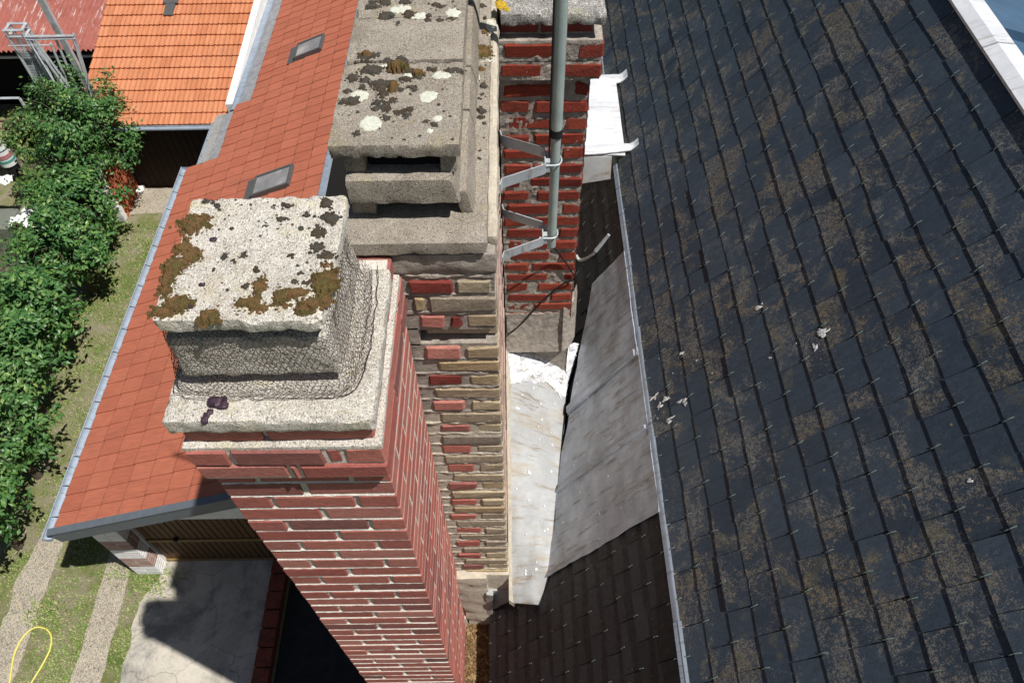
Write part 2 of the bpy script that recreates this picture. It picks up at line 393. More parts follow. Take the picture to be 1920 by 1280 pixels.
def rbox(mb, x0, x1, y0, y1, z0, z1, r=.015, res=.016, amp=.003, taper=None, mi=0, freq=18, chip=.0):
    """box with rounded, weathered edges; taper(p) may reshape it"""
    ns = [max(2, min(60, int((b - a) / res))) for a, b in ((x0, x1), (y0, y1), (z0, z1))]
    lim = ((x0, x1), (y0, y1), (z0, z1)); idx = {}; vs = []; fs = []
    def vert(k):
        if k in idx: return idx[k]
        p = Vector([lim[a][0] + (lim[a][1] - lim[a][0]) * k[a] / ns[a] for a in range(3)])
        q = Vector([min(max(p[a], lim[a][0] + r), lim[a][1] - r) for a in range(3)])
        d = p - q
        nrm = d.normalized() if d.length > 1e-9 else Vector((0, 0, 0))
        p = q + nrm * r if d.length > 1e-9 else p
        n = fbm(p.x * freq, p.y * freq, p.z * freq) * amp + fbm(p.x * freq * 4 + 9, p.y * freq * 4, p.z * freq * 4) * amp * .35
        edge = sum(1 for a in range(3) if abs(d[a]) > r * .5)
        if chip and edge >= 2:
            n -= max(0., fbm(p.x * 26 + 3, p.y * 26, p.z * 26 + 7)) * chip
        p = p + nrm * n
        if taper: p = taper(p)
        idx[k] = len(vs); vs.append(p); return idx[k]
    for a in range(3):
        b, c = (a + 1) % 3, (a + 2) % 3
        for side in (0, ns[a]):
            for i in range(ns[b]):
                for j in range(ns[c]):
                    q = []
                    for u, w in ((0, 0), (1, 0), (1, 1), (0, 1)):
                        k = [0, 0, 0]; k[a] = side; k[b] = i + u; k[c] = j + w; q.append(vert(tuple(k)))
                    fs.append(q if side else q[::-1])
    mb.add(vs, fs, mi)

def blob(mb, cx, cy, z, rx, ry, h, res=.004, mi=0, seed=0., fr=1.):
    """a cushion of moss: ragged outline, domed, rough top; z may be a function"""
    zf = z if callable(z) else (lambda x, y: z)
    ex, ey = rx * 1.45, ry * 1.45
    nx, ny = max(5, min(46, int(2 * ex / res))), max(5, min(46, int(2 * ey / res)))
    hh = {}
    for i in range(nx + 1):
        for j in range(ny + 1):
            x, y = cx - ex + 2 * ex * i / nx, cy - ey + 2 * ey * j / ny
            d = math.hypot((x - cx) / rx, (y - cy) / ry) + .55 * fr * fbm(x * 48 + seed, y * 48, seed, 4) + .38 * fr * fbm(x * 170, y * 170, seed)
            v = 1. - d
            hh[i, j] = (x, y, v)
    used = {}; vs = []; fs = []
    def V(k):
        if k not in used:
            x, y, v = hh[k]; used[k] = len(vs)
            t = max(v, 0.)
            hz = h * min(1., t * 2.4) ** .55 + (fbm(x * 260, y * 260, 3.3, 2) * h * .22 if t > .05 else 0)
            vs.append((x, y, zf(x, y) + (hz if v > 0 else -.002)))
        return used[k]
    for i in range(nx):
        for j in range(ny):
            ks = [(i, j), (i + 1, j), (i + 1, j + 1), (i, j + 1)]
            if max(hh[k][2] for k in ks) > 0: fs.append([V(k) for k in ks])
    if fs: mb.add(vs, fs, mi)

def moss_patch(mb, x, y, z, rx, ry, h, res, mi, seed, n=16):
    blob(mb, x, y, z, rx, ry, h, res, mi, seed)
    for k in range(n):      # crumbs that feather the rim
        t = random.uniform(0, 6.283); d = random.gauss(1.12, .22); q = random.uniform(.0014, .0042)
        blob(mb, x + rx * d * math.cos(t), y + ry * d * math.sin(t), z, q, q * random.uniform(.6, 1.2), q * .8, q * .45, mi, seed + k)

# ------------------------------------------------------------------ ground and yard (setting)
G = -11.2
g = MB(); g.box(-90, 70, -60, 120, G - .3, G); kind(g.build('ground', 'ground'), 'structure')
def strip(name, pts, z, mat, w=.03):
    """flat sheet with slightly ragged edges from a polygon of (x, y)"""
    out = []
    for i, p in enumerate(pts):
        q = pts[(i + 1) % len(pts)]; L = math.hypot(q[0] - p[0], q[1] - p[1]); n = max(1, int(L / .12))
        for k in range(n):
            t = k / n; x, y = p[0] + (q[0] - p[0]) * t, p[1] + (q[1] - p[1]) * t
            out.append((x + fbm(x * 3, y * 3, 1) * w, y + fbm(x * 3, y * 3, 5) * w))
    m = MB(); N = len(out)
    m.add([(x, y, z) for x, y in out] + [(x, y, z - .06) for x, y in out], [tuple(range(N)), tuple(range(N, 2 * N))[::-1]] + [(i, (i + 1) % N, N + (i + 1) % N, N + i) for i in range(N)])
    return kind(m.build(name, mat), 'structure')
strip('path', [(-7.62, -4), (-7.10, -4), (-7.07, 4.0), (-7.02, 5.6), (-7.36, 5.6), (-7.55, 3.9)], G + .012, 'gravel', .05)
strip('path', [(-6.23, -4), (-5.82, -4), (-5.86, 3.85), (-5.95, 4.6), (-6.28, 4.55)], G + .012, 'gravel', .04)
strip('concrete_yard', [(-5.55, -6), (-3.70, -6), (-3.70, 4.6), (-5.34, 4.6), (-5.40, 3.95), (-5.62, 3.5), (-5.56, 2.4)], G + .016, 'yard', .05)
strip('forecourt', [(-8.15, 11.7), (-6.2, 11.75), (-5.7, 10.2), (-5.3, 10.4), (-5.3, 12.5), (-8.2, 12.5)], G + .012, 'gravel', .06)
strip('shaded_strip', [(-3.42, -6), (-.38, -6), (-.38, 45), (-2.86, 45), (-2.86, 4.0), (-3.42, 4.0)], G + .010, 'shade_dark', .0)  # ground beside the house, coloured dark to deepen its shadow

# low wall along the yard
lw = thing('low_wall', 'low brick wall with red coping bricks along the shaded edge of the concrete yard', 'wall', (-3.56, 1.2, G))
m = MB(); m.box(-3.64, -3.46, -4, 4.02, G, G + .16); m.build('wall_base', 'coping_red', lw)
m = MB(); y = -4.
while y < 4.0:
    m.brick(-3.665, -3.435, y, y + .245, G + .162, G + .24, .008, .004); y += .262
m.build('coping', 'coping_red', lw)

# grass tufts
random.seed(11)
m = MB()
def tuft(x, y, z, h):
    a = random.uniform(0, 6.28); b = random.uniform(.2, .9); dx, dy = math.cos(a), math.sin(a); w = .006 + random.random() * .006
    tip = (x + dx * h * b, y + dy * h * b, z + h)
    m.add([(x - dy * w, y + dx * w, z), (x + dy * w, y - dx * w, z), tip], [(0, 1, 2)])
zones = [((-7.06, -6.26), (1.6, 5.0), 14000), ((-5.84, -5.52), (1.6, 4.0), 3200), ((-8.4, -6.1), (4.6, 11.4), 40000), ((-7.9, -7.5), (1.6, 4.6), 3000)]
for (x0, x1), (y0, y1), n in zones:
    k = 0
    while k < n:
        x, y = random.uniform(x0, x1), random.uniform(y0, y1)
        if fbm(x * 1.6, y * 1.6, 2.) + random.uniform(-.5, .5) < -.12: k += .35; continue
        tuft(x, y, G, random.uniform(.008, .035)); k += 1
for cx, cy, r, n in ((-5.45, 3.8, .16, 500), (-5.95, 4.0, .2, 300), (-7.0, 3.4, .15, 350), (-6.9, 4.9, .2, 500)):
    for _ in range(n): tuft(random.gauss(cx, r), random.gauss(cy, r * .7), G + .01, random.uniform(.03, .09))
kind(m.build('grass', 'grass', recalc=False), 'stuff')

# hose
hp = [(-7.02, 1.7), (-7.07, 2.1), (-7.108, 2.424), (-7.184, 2.779), (-7.151, 3.034), (-7.03, 3.165), (-6.87, 3.15), (-6.75, 3.05), (-6.70, 2.88), (-6.722, 2.701), (-6.80, 2.421), (-6.88, 2.1), (-6.95, 1.7)]
def spline(P, n=6):
    out = []
    for i in range(len(P) - 1):
        p0, p1, p2, p3 = [Vector(P[max(0, min(len(P) - 1, k))]) for k in (i - 1, i, i + 1, i + 2)]
        for k in range(n):
            t = k / n
            out.append(.5 * ((2 * p1) + (p2 - p0) * t + (2 * p0 - 5 * p1 + 4 * p2 - p3) * t * t + (3 * p1 - p0 - 3 * p2 + p3) * t ** 3))
    out.append(Vector(P[-1])); return out
m = MB(); m.tube([(p[0], p[1], G + .03) for p in spline([(a, b, 0) for a, b in hp])], .0125, 8)
tag(m.build('garden_hose', 'hose_yellow', smooth=True), 'pale yellow garden hose looped on the dry grass', 'hose')

# ------------------------------------------------------------------ front chimney
XL, XR, YF, YB = -.789, -.332, .883, 1.405
random.seed(21)
ch = thing('brick_chimney', 'nearest red brick chimney with pale joints under a mossy cream concrete cap', 'chimney', (-.56, 1.14, G))
CP = .0808
bk = MB(); mo = MB()
mo.box(XL + .004, XR - .0004, YF + .006, YB, G, -1.745)
def jit(a=.002): return random.uniform(-a, a)
z = -1.749; i = 0
while z > -7.3:
    z1 = z - .0005; z0 = z - CP + .0118
    big = (i % 2 == 0)
    j = .0007; e = .010
    w = XR - XL
    if big:   # front: half, stretcher, half / side: headers show on the front
        a = XL + .105 + jit(.006); b = XR - .105 + jit(.006)
        bk.brick(XL - abs(jit())*.5, a - e / 2, YF + jit(), YF + .22, z0 + jit(.001), z1, .0022, j)
        bk.brick(a + e / 2 + .006, b - e / 2 - .006, YF + jit(), YF + .10, z0 + jit(.001), z1 + jit(.001), .0022, j)
        bk.brick(b + e / 2, XR + .0011 + abs(jit())*.25, YF + jit(), YF + .22, z0 + jit(.001), z1 + jit(.001), .0022, j)
        ys = YF + .22 + .012
    else:
        a = (XL + XR) / 2 + jit(.02) - (.0 if i % 4 == 1 else .006)
        bk.brick(XL - abs(jit())*.5, a - e, YF + jit(), YF + .10, z0 + jit(.001), z1, .0022, j)
        bk.brick(a + e, XR + .0011 + abs(jit())*.25, YF + jit(), YF + .105, z0 + jit(.001), z1 + jit(.001), .0022, j)
        ys = YF + .105 + .012
    while ys < YB - .03:
        ye = min(ys + .215, YB)
        bk.brick(XR - .1, XR + .0011 + abs(jit())*.25, ys, ye, z0 + .0045 + jit(.001), z1 - .002 + jit(.001), .0022, j)
        bk.brick(XL - abs(jit()) * .5, XL + .1, ys, ye, z0 + jit(.001), z1 + jit(.001), .0022, j)
        ys = ye + .013
    # weathered bed joint under this course: sloped ledge of mortar
    zz = z0
    def ledge(k, u):
        pass
    n = 26
    vs = []
    for k in range(n + 1):
        x = XL + .004 + (w - .008) * k / n
        t = fbm(x * 40, i * 3.1, 0) * .0016
        vs += [(x, YF + .008 + t, zz + .002), (x, YF - .0006 + t * .8, zz - .0082 + t), (x, YF + .03, zz - .0105)]
    mo.add(vs, [f for k in range(n) for f in ((k * 3, k * 3 + 3, k * 3 + 4, k * 3 + 1), (k * 3 + 1, k * 3 + 4, k * 3 + 5, k * 3 + 2))])
    z -= CP; i += 1
# two oversailing courses
for zc, pat in ((-1.667, (0, .185, .345, .53, .62, 1)), (-1.590, (0, .215, .65, .73, .765, 1))):
    x0, x1, yf = XL - .006, XR + .014, YF - .030
    pp = [0, .48, .535, 1] if zc < -1.65 else [0, .22, .70, .79, 1]
    for a, b in zip(pp[:-1], pp[1:]):
        bk.brick(x0 + (x1 - x0) * a + (.006 if a else 0), x0 + (x1 - x0) * b - (.006 if b < 1 else 0), yf + jit(.003), yf + (.22 if b == 1 else .12), zc - .068 + jit(), zc + jit(), .004, .0022)
    ys = yf + .232
    while ys < YB:
        ye = min(ys + .21, YB + .0); bk.brick(x1 - .11, x1 + jit(), ys, ye, zc - .068, zc, .004, .002); ys = ye + .013
    mo.box(x0 + .006, x1 - .006, yf + .006, YB + .0, zc - .077, zc - .004)
# recessed course under the slab
for a, b in ((XL + .002, -.600), (-.588, XR - .004)):
    bk.brick(a, b, YF - .006 + jit(), YF + .1, -1.578, -1.512, .004, .002)
for ys in (YF + .108, YF + .34): bk.brick(XR - .1, XR - .003, ys, ys + .215, -1.578, -1.512, .004, .002)
mo.box(XL + .008, XR - .010, YF + .004, YB - .02, -1.59, -1.505)
bk.build('brickwork', 'brick_red', ch); mo.build('mortar', 'mortar_white', ch)
m = MB()   # mortar weathering on the oversailing course
rbox(m, XL - .008, XR + .013, YF - .027, YB - .005, -1.600, -1.578, .006, .02, .0025, None, 0, 30)
m.build('mortar_ledge', 'concrete_cream', ch, True)
m = MB(); rbox(m, XL - .012, XR + .012, YF - .026, 1.315, -1.512, -1.456, .009, .011, .0035, None, 0, 14, .010)
m.build('base_slab', 'concrete_cream', ch, True)
# neck flares outwards towards the slab on its sunny side
def tap(p):
    t = (-1.27 - p.z) / .14
    p = p.copy(); cx = -.567
    s_ = 1 + (.10 * t if p.x > cx else .02 * t)
    p.x = cx + (p.x - cx) * s_; p.y = 1.125 + (p.y - 1.125) * (1 + .06 * t); return p
m = MB(); rbox(m, -.752, -.405, .962, 1.285, -1.418, -1.282, .010, .012, .0035, tap, 0, 14, .008)
m.build('neck', 'concrete_cream', ch, True)
m = MB()
for xa, za, zb in ((-.725, -1.46, -1.405), (-.47, -1.46, -1.405), (-.725, -1.30, -1.232), (-.47, -1.30, -1.232)):
    m = MB(); rbox(m, xa, xa + .06, .987, 1.27, za, zb, .008, .02, .002); m.build('support', 'concrete_cream', ch, True)
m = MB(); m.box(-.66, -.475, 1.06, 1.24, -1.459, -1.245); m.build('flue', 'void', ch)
def warp(p):
    p = p.copy(); t = (p.y - .945) / .36
    p.x += fbm(p.y * 9, 1, 2) * .004; p.y += (.006 if p.x > -.56 else 0) * (t - .5) + fbm(p.x * 9, 4, 2) * .004
    if p.x > -.43 and p.y < 1.03: p.x -= .012 * (1.03 - p.y) / .09
    return p
m = MB(); rbox(m, -.742, -.383, .943, 1.304, -1.236, -1.199, .004, .008, .0030, warp, 0, 18, .012)
m.build('cap', 'concrete_cream', ch, True)

FM = [(-0.719, 1.22, 0.033, 0.029), (-0.723, 1.144, 0.02, 0.019), (-0.7, 1.121, 0.02, 0.023), (-0.729, 1.09, 0.027, 0.027), (-0.733, 1.055, 0.016, 0.022), (-0.73, 1.025, 0.016, 0.017), (-0.696, 0.987, 0.027, 0.023), (-0.726, 0.967, 0.022, 0.014), (-0.621, 0.953, 0.022, 0.02), (-0.536, 1.03, 0.013, 0.026), (-0.545, 0.984, 0.03, 0.021), (-0.517, 0.972, 0.013, 0.012), (-0.484, 1.0, 0.019, 0.021), (-0.454, 1.012, 0.032, 0.013), (-0.42, 0.982, 0.022, 0.017), (-0.431, 0.966, 0.016, 0.012), (-0.400, 1.04, 0.026, 0.048), (-0.397, 0.994, 0.014, 0.017)]
FD = [(-0.436, 1.19, 0.017, 0.018), (-0.431, 1.283, 0.017, 0.019), (-0.411, 1.233, 0.023, 0.024), (-0.431, 1.143, 0.019, 0.014), (-0.406, 1.12, 0.02, 0.016), (-0.521, 1.231, 0.012, 0.009), (-0.521, 1.276, 0.01, 0.008), (-0.679, 1.281, 0.006, 0.007), (-0.587, 1.121, 0.009, 0.009), (-0.627, 1.12, 0.007, 0.01), (-0.483, 1.121, 0.008, 0.007), (-0.565, 1.033, 0.009, 0.007), (-0.464, 1.042, 0.009, 0.009), (-0.556, 1.212, 0.006, 0.007), (-0.604, 1.103, 0.005, 0.006), (-0.474, 1.2, 0.006, 0.006), (-0.469, 1.245, 0.005, 0.007), (-0.553, 1.081, 0.006, 0.006), (-0.456, 1.067, 0.006, 0.006), (-0.442, 1.039, 0.011, 0.009), (-0.707, 1.295, 0.013, 0.009)]
m = MB()
for k, (x, y, rx, ry) in enumerate(FM): moss_patch(m, x, y, -1.199, rx * .95, ry * .95, .007 + .10 * min(rx, ry), .0026, 0, k, 26)
for k, (x, y, rx, ry) in enumerate(FD): moss_patch(m, x, y, -1.199, rx * .82, ry * .82, .003 + .10 * min(rx, ry), .0022, 1, k + 40, 9)
for k in range(120):
    x, y = random.uniform(-.735, -.39), random.uniform(.95, 1.3); q = random.uniform(.001, .0032) * (1 if random.random() < .9 else 1.8)
    blob(m, x, y, -1.199, q, q, q * .7, q * .5, 1 if random.random() < .7 else 0, k)
kind(m.build('moss', ['moss', 'moss_dark'], None, True), 'stuff')
m = MB()
for x, y, s_, lb in ((-.664, 1.169, .008, 'dark purple dried berry at the back left of the mossy cream cap'), (-.657, 1.039, .007, 'dark purple dried berry midway along the left of the cream cap, apart from the moss'), (-.667, .98, .006, 'dark purple dried berry touching the front left moss on the cream cap')):
    m = MB(); rbox(m, x - s_, x + s_, y - s_ * .6, y + s_ * .6, -1.2, -1.2 + s_ * .9, s_ * .42, s_ * .25, .002, None, 0, 110)
    tag(m.build('dried_berry', 'fruit', None, True), lb, 'berry', 'dried berries on the cream cap')
m = MB()
for x, y, s_ in ((-.683, .905, .017), (-.665, .897, .012), (-.668, .912, .009)):
    rbox(m, x - s_, x + s_, y - s_ * .8, y + s_ * .8, -1.458, -1.458 + s_ * 1.0, s_ * .45, s_ * .3, .003, None, 0, 80)
for x, y, s_ in ((-.697, .873, .008), (-.692, .884, .007), (-.699, .862, .008)):
    rbox(m, x - s_, x + s_, y - s_, y + s_, -1.462, -1.462 + s_ * 1.3, s_ * .45, s_ * .3, .002, None, 0, 80)
tag(m.build('fallen_berries', 'fruit', None, True), 'purple squashed berries on the front lip of the cream base slab below the netting', 'berries')

# chicken wire draped round the neck
wn = MB()
def wirepath():
    # loop seen from above: left back -> left front -> right front -> right back
    return [(-.775, 1.29), (-.785, 1.15), (-.778, .985), (-.762, .935), (-.70, .925), (-.56, .922), (-.43, .926), (-.385, .94), (-.368, .985), (-.364, 1.1), (-.367, 1.22), (-.372, 1.31)]
wp = spline([(a, b, 0) for a, b in wirepath()], 20)
cum = [0.]
for a, b in zip(wp[:-1], wp[1:]): cum.append(cum[-1] + (b - a).length)
def along(s_):
    s_ = max(0, min(cum[-1] - 1e-6, s_))
    lo = 0
    while cum[lo + 1] < s_: lo += 1
    t = (s_ - cum[lo]) / max(1e-9, cum[lo + 1] - cum[lo]); return wp[lo].lerp(wp[lo + 1], t)
CX, CY = -.567, 1.125
def drape(s_, v):
    """v: 0 at the top under the cap .. 1 where the skirt lies on the slab"""
    p = along(s_); d = Vector((p.x - CX, p.y - CY, 0)); L = d.length; d.normalize()
    right = max(0, d.x)
    prof = [(0, -.045 - .01 * right), (.18, -.032), (.42, -.024), (.62, -.008), (.80, .002), (.92, .006), (1., .014 + .008 * right)]
    zz = [(0, -1.240), (.18, -1.275), (.42, -1.335), (.62, -1.395), (.80, -1.438), (.92, -1.449), (1., -1.449)]
    def it(T):
        for (a, x), (b, y) in zip(T[:-1], T[1:]):
            if v <= b: return x + (y - x) * (v - a) / (b - a)
        return T[-1][1]
    wob = fbm(s_ * 9, v * 2.2, 1.7) * .010 * (1 - .5 * abs(v - .5)) + fbm(s_ * 40, v * 9, 4) * .003
    q = p + d * (it(prof) + wob); q.z = it(zz) + fbm(s_ * 30, v * 8, 8) * .003 + (.0 if v < .9 else abs(fbm(s_ * 12, 0, 3)) * .004)
    return q
cell = .0135; rowh = cell * .80
nu = int(cum[-1] / cell); nv = 27
def hexpt(i, j, k):
    off = .5 if j % 2 else 0
    s_ = (i + off + (.0 if k == 0 else 0)) * cell
    v = (j + (.25 if k == 0 else .75)) / nv
    return s_, v
seen = {}
def node(i, j, k):
    key = (i, j, k)
    if key not in seen:
        s_, v = hexpt(i, j, k)
        v += fbm(i * .7, j * .7, 2) * .012; s_ += fbm(i * .9 + 5, j * .9, 6) * .003
        v = v ** 1.0 * (1.0 + .08 * math.sin(s_ * 9 + 1))
        seen[key] = drape(s_, min(1., max(0, v)))
    return seen[key]
def wire(a, b, r=.00056):
    d = (b - a)
    if d.length < 1e-5: return
    wn.tube([a, b], r, 3, 0, False)
for j in range(nv):
    for i in range(nu):
        a, b = node(i, j, 0), node(i, j, 1)
        wire(a, b, .00075)
        if j + 1 < nv:
            if j % 2: n1, n2 = node(i, j + 1, 0), node(i + 1, j + 1, 0)
            else: n1, n2 = node(i - 1, j + 1, 0), node(i, j + 1, 0)
            if i > 0: wire(b, n1)
            if i < nu - 1: wire(b, n2)
wn.tube([drape(k * .008, 1.) + Vector((0, 0, .002)) for k in range(int(cum[-1] / .008))], .001, 4)
tag(wn.build('wire_netting', 'wire', None, False, False), 'rusty hexagonal wire netting draped round the cream chimney neck', 'wire netting')

# ------------------------------------------------------------------ middle chimney
random.seed(33)
c2 = thing('brick_chimney', 'long middle chimney of red and ochre bricks under mossy grey concrete cowls', 'chimney', (-.25, 2.2, G))
MXL, MXR, MYF, MYB = -.462, -.050, 1.408, 3.4
bk = MB(); mo = MB()
lo_m = MB(); lo_m.box(MXL, MXR - .006, MYF + .006, MYB, G, -2.352); mo.box(MXL, MXR - .006, MYF + .006, MYB, -2.352, -1.932); mo.box(MXL, MXR - .006, MYF + .006, MYB, -1.858, -1.56); mo.box(MXL, MXR - .012, MYF + .06, MYB, -1.94, -1.85); mo.box(MXL, -.30, MYF + .006, MYF + .08, -1.94, -1.85)
i = 0
zc = -1.893 + .0822 * 3
while zc > -6.6:
    z0, z1 = zc - .031 + jit(.003), zc + .030 + jit(.003)
    deep = .034 if i == 3 else 0
    yy = lambda: MYF - .001 + deep + jit(.003)
    if i == 0:
        bk.brick(-.30, -.178, MYF - .002, MYF + .1, z0, z1 - .006, .005, .003, 1); bk.brick(-.165, -.066, MYF - .001, MYF + .1, z0, z1 - .008, .005, .002, 2)
    elif i == 1:
        bk.brick(-.30, -.265, yy(), MYF + .1, z0, z1, .006, .003, 2); bk.brick(-.254, MXR - .001, yy(), MYF + .1, z0 - .002, z1 + .002, .006, .002, 2)
    elif i == 2:
        bk.brick(-.29, -.212, yy(), MYF + .1, z0, z1, .006, .003, 0); bk.brick(-.196, -.160, yy(), MYF + .1, z0, z1 - .004, .007, .003, 1); bk.brick(-.144, MXR - .001, yy(), MYF + .1, z0, z1, .006, .002, 2)
    elif i % 2:
        a = -.277 + jit(.012) + (.03 if i == 5 else 0)
        bk.brick(a, MXR - .002 + jit(), yy(), MYF + .1, z0 + jit(.003), z1 + jit(.003), .006, .0025, 2)
    else:
        a = -.158 + jit(.010)
        bk.brick(a, MXR - .002 + jit(), yy() + .002, MYF + .1, z0 + jit(.003), z1 - .002, .006, .0025, 2)
        b = a - .020 + jit(.004); bk.brick(b - .115 + jit(.01), b, yy(), MYF + .1, z0 + jit(.003), z1 + jit(.003), .006, .0025, 1 if i < 7 and i != 4 else 0)
    ys = MYF + (.115 if i % 2 else .21)
    while ys < MYB - .05:
        bk.brick(MXL - .002 + jit(.001), MXL + .1, ys, min(ys + .205, MYB), z0 + .004, z1 - .004, .006, .001, 0); ys += .228
    # right flank
    ys = MYF + .115 if i % 2 else MYF + .12 + .09
    while ys < MYB - .05:
        bk.brick(MXR - .1, MXR - .004 + jit(), ys, min(ys + .205, MYB), z0 + .006, z1 - .004, .006, .002, 3); ys += .228
    zc -= .0822; i += 1
bk.build('brickwork', ['brick_red', 'brick_dark', 'brick_ochre', 'brick_pink'], c2)
# joints: rough mortar between the courses, standing almost flush
zc = -1.893 + .0822 * 3 + .0411; i = 0
while zc > -6.4:
    def jf(u, v):
        x = MXL + .1 + (MXR - .004 - MXL - .1) * u
        return (x, MYF + .003 + fbm(x * 30, zc * 30, v) * .004 + (.006 if v in (0, 1) else -.0005 * 0), zc + (v - .5) * .020 + fbm(x * 24, zc * 9, v * 2) * .004)
    if abs(zc + 1.893) > .05: (mo if zc > -2.36 else lo_m).grid(jf, 30, 4)
    zc -= .0822
mo.build('mortar', 'mortar_grey', c2, True); lo_m.build('mortar', 'mortar_cream', c2, True)
m = MB()
rbox(m, MXL - .01, MXR + .004, MYF - .002, 3.42, -1.60, -1.512, .014, .02, .006, None, 0, 16, .012)
m.build('mortar_ledge', 'mortar_grey', c2, True)
m = MB(); rbox(m, MXL - .005, -.068, 1.393, 3.4, -1.498, -1.452, .004, .016, .003, None, 0, 16, .008)
m.build('base_slab', 'concrete_grey', c2, True)
m = MB()   # raised mortar rim along the right edge
rbox(m, -.076, MXR + .008, 1.44, 3.42, -1.52, -1.478, .014, .025, .006, None, 0, 14)
m.build('rim', 'mortar_cream', c2, True)
def cowl(y0, y1, zt, front):
    m = MB()
    def tp(p):
        p = p.copy(); t = (-1.30 - p.z) / .15
        if p.x > -.3: p.x += .035 * max(0, t)
        return p
    rbox(m, -.440, -.372, y0 + .02, y1 - .01, -1.454, -1.372, .005, .02, .003, None, 0, 16, .008)      # end blocks
    m.build('end_block', 'concrete_grey', c2, True); m = MB()
    rbox(m, -.178, -.140, y0 + .02, y1 + .015, -1.454, -1.372, .005, .02, .003, tp, 0, 16, .008)
    m.build('end_block', 'concrete_grey', c2, True)
    m = MB()
    rbox(m, -.432, -.158, y0 - .012, y1 + .0, -1.385, -1.302, .005, .016, .003, tp, 0, 16, .006)
    m.build('louvre', 'concrete_grey', c2, True)
    m = MB()
    rbox(m, -.432, -.375, y0 + .02, y1, -1.306, -1.236, .008, .02, .003); m.build('upper_block', 'concrete_grey', c2, True); m = MB(); rbox(m, -.185, -.142, y0 + .02, y1 + .018, -1.306, -1.236, .004, .02, .003)
    m.build('upper_block', 'concrete_grey', c2, True)
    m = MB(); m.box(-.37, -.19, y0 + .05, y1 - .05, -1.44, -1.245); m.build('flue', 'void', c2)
    m = MB(); rbox(m, -.452 + jit(.004), -.128 + jit(.003), y0, y1 - .004, -1.240, zt, .003, .010, .0024, None, 0, 20, .010)
    m.build('cap', 'concrete_grey', c2, True)
cowl(1.484, 1.835, -1.199, True); cowl(1.838, 2.052, -1.195, False); cowl(2.056, 2.42, -1.199, False); cowl(2.425, 2.78, -1.199, False)
MU = [(-0.363, 2.059, 0.024, 0.028), (-0.296, 2.071, 0.02, 0.02), (-0.404, 2.137, 0.016, 0.013), (-0.368, 2.132, 0.02, 0.017), (-0.413, 2.115, 0.016, 0.014), (-0.392, 2.11, 0.011, 0.012), (-0.31, 2.133, 0.025, 0.017), (-0.239, 2.032, 0.015, 0.016), (-0.202, 2.033, 0.017, 0.018), (-0.166, 2.034, 0.022, 0.018), (-0.238, 2.056, 0.011, 0.012), (-0.275, 2.037, 0.009, 0.009), (-0.323, 2.017, 0.011, 0.016), (-0.199, 2.109, 0.01, 0.008), (-0.22, 2.118, 0.013, 0.01), (-0.399, 1.857, 0.037, 0.023), (-0.37, 1.86, 0.017, 0.018), (-0.335, 1.842, 0.021, 0.011), (-0.303, 1.844, 0.017, 0.021), (-0.382, 1.798, 0.035, 0.022), (-0.276, 1.788, 0.016, 0.01), (-0.279, 1.751, 0.022, 0.012), (-0.248, 1.767, 0.016, 0.017), (-0.421, 1.761, 0.02, 0.02), (-0.39, 1.752, 0.014, 0.013), (-0.343, 1.726, 0.038, 0.027), (-0.215, 1.792, 0.014, 0.012), (-0.158, 1.787, 0.028, 0.014), (-0.396, 1.721, 0.008, 0.01), (-0.265, 1.718, 0.012, 0.007),
      (-0.417, 1.659, 0.03, 0.019), (-0.336, 1.687, 0.018, 0.019), (-0.311, 1.66, 0.018, 0.013), (-0.328, 1.628, 0.018, 0.018), (-0.348, 1.628, 0.014, 0.013), (-0.264, 1.619, 0.016, 0.013), (-0.267, 1.599, 0.01, 0.011), (-0.318, 1.589, 0.011, 0.01), (-0.293, 1.612, 0.013, 0.009), (-0.385, 1.531, 0.009, 0.011), (-0.351, 1.654, 0.011, 0.012), (-0.432, 1.704, 0.009, 0.011), (-0.196, 1.561, 0.009, 0.008), (-0.219, 1.572, 0.006, 0.007), (-0.255, 1.707, 0.009, 0.008), (-0.292, 1.708, 0.009, 0.009)]
MB_ = [(-0.307, 1.803, 0.024, 0.021), (-0.312, 1.716, 0.010, 0.018), (-0.248, 1.772, 0.014, 0.012), (-.395, 1.862, .016, .008)]
m = MB()
for k, (x, y, rx, ry) in enumerate(MU): moss_patch(m, x, y, -1.2, rx * .92, ry * .92, .005 + .10 * min(rx, ry), .0030, 1, k + 70, 14)
for k, (x, y, rx, ry) in enumerate(MB_): moss_patch(m, x, y, -1.195, rx, ry, .012 + .16 * min(rx, ry), .0030, 0, k + 170, 12)
random.seed(5)
for k in range(70):
    x, y = random.uniform(-.44, -.14), random.choice((random.uniform(1.5, 1.8), random.uniform(2.02, 2.3)))
    s_ = random.uniform(.002, .005); blob(m, x, y, -1.199, s_, s_, .003, .0018, 1, k)
LM = [(-0.095, 2.265, 0.030, 0.036, 0), (-0.090, 2.085, 0.013, 0.016, 1), (-0.094, 1.957, 0.014, 0.017, 1), (-0.093, 1.921, 0.011, 0.009, 1), (-0.122, 2.064, 0.006, 0.01, 1), (-0.086, 1.891, 0.006, 0.008, 1), (-0.089, 2.388, 0.012, 0.016, 0), (-0.097, 2.17, 0.012, 0.012, 0), (-0.118, 2.461, 0.009, 0.016, 1), (-0.089, 2.473, 0.007, 0.011, 1), (-0.099, 2.554, 0.01, 0.014, 1)]
for k, (x, y, rx, ry, mi) in enumerate(LM): blob(m, x, y, -1.453, rx, ry, .007 + .1 * min(rx, ry), .003, mi, k + 270)
for k in range(40):
    x, y = random.uniform(-.125, -.08), random.uniform(1.7, 2.6); s_ = random.uniform(.002, .006); blob(m, x, y, -1.453, s_, s_, .004, .002, 1, k + 7)
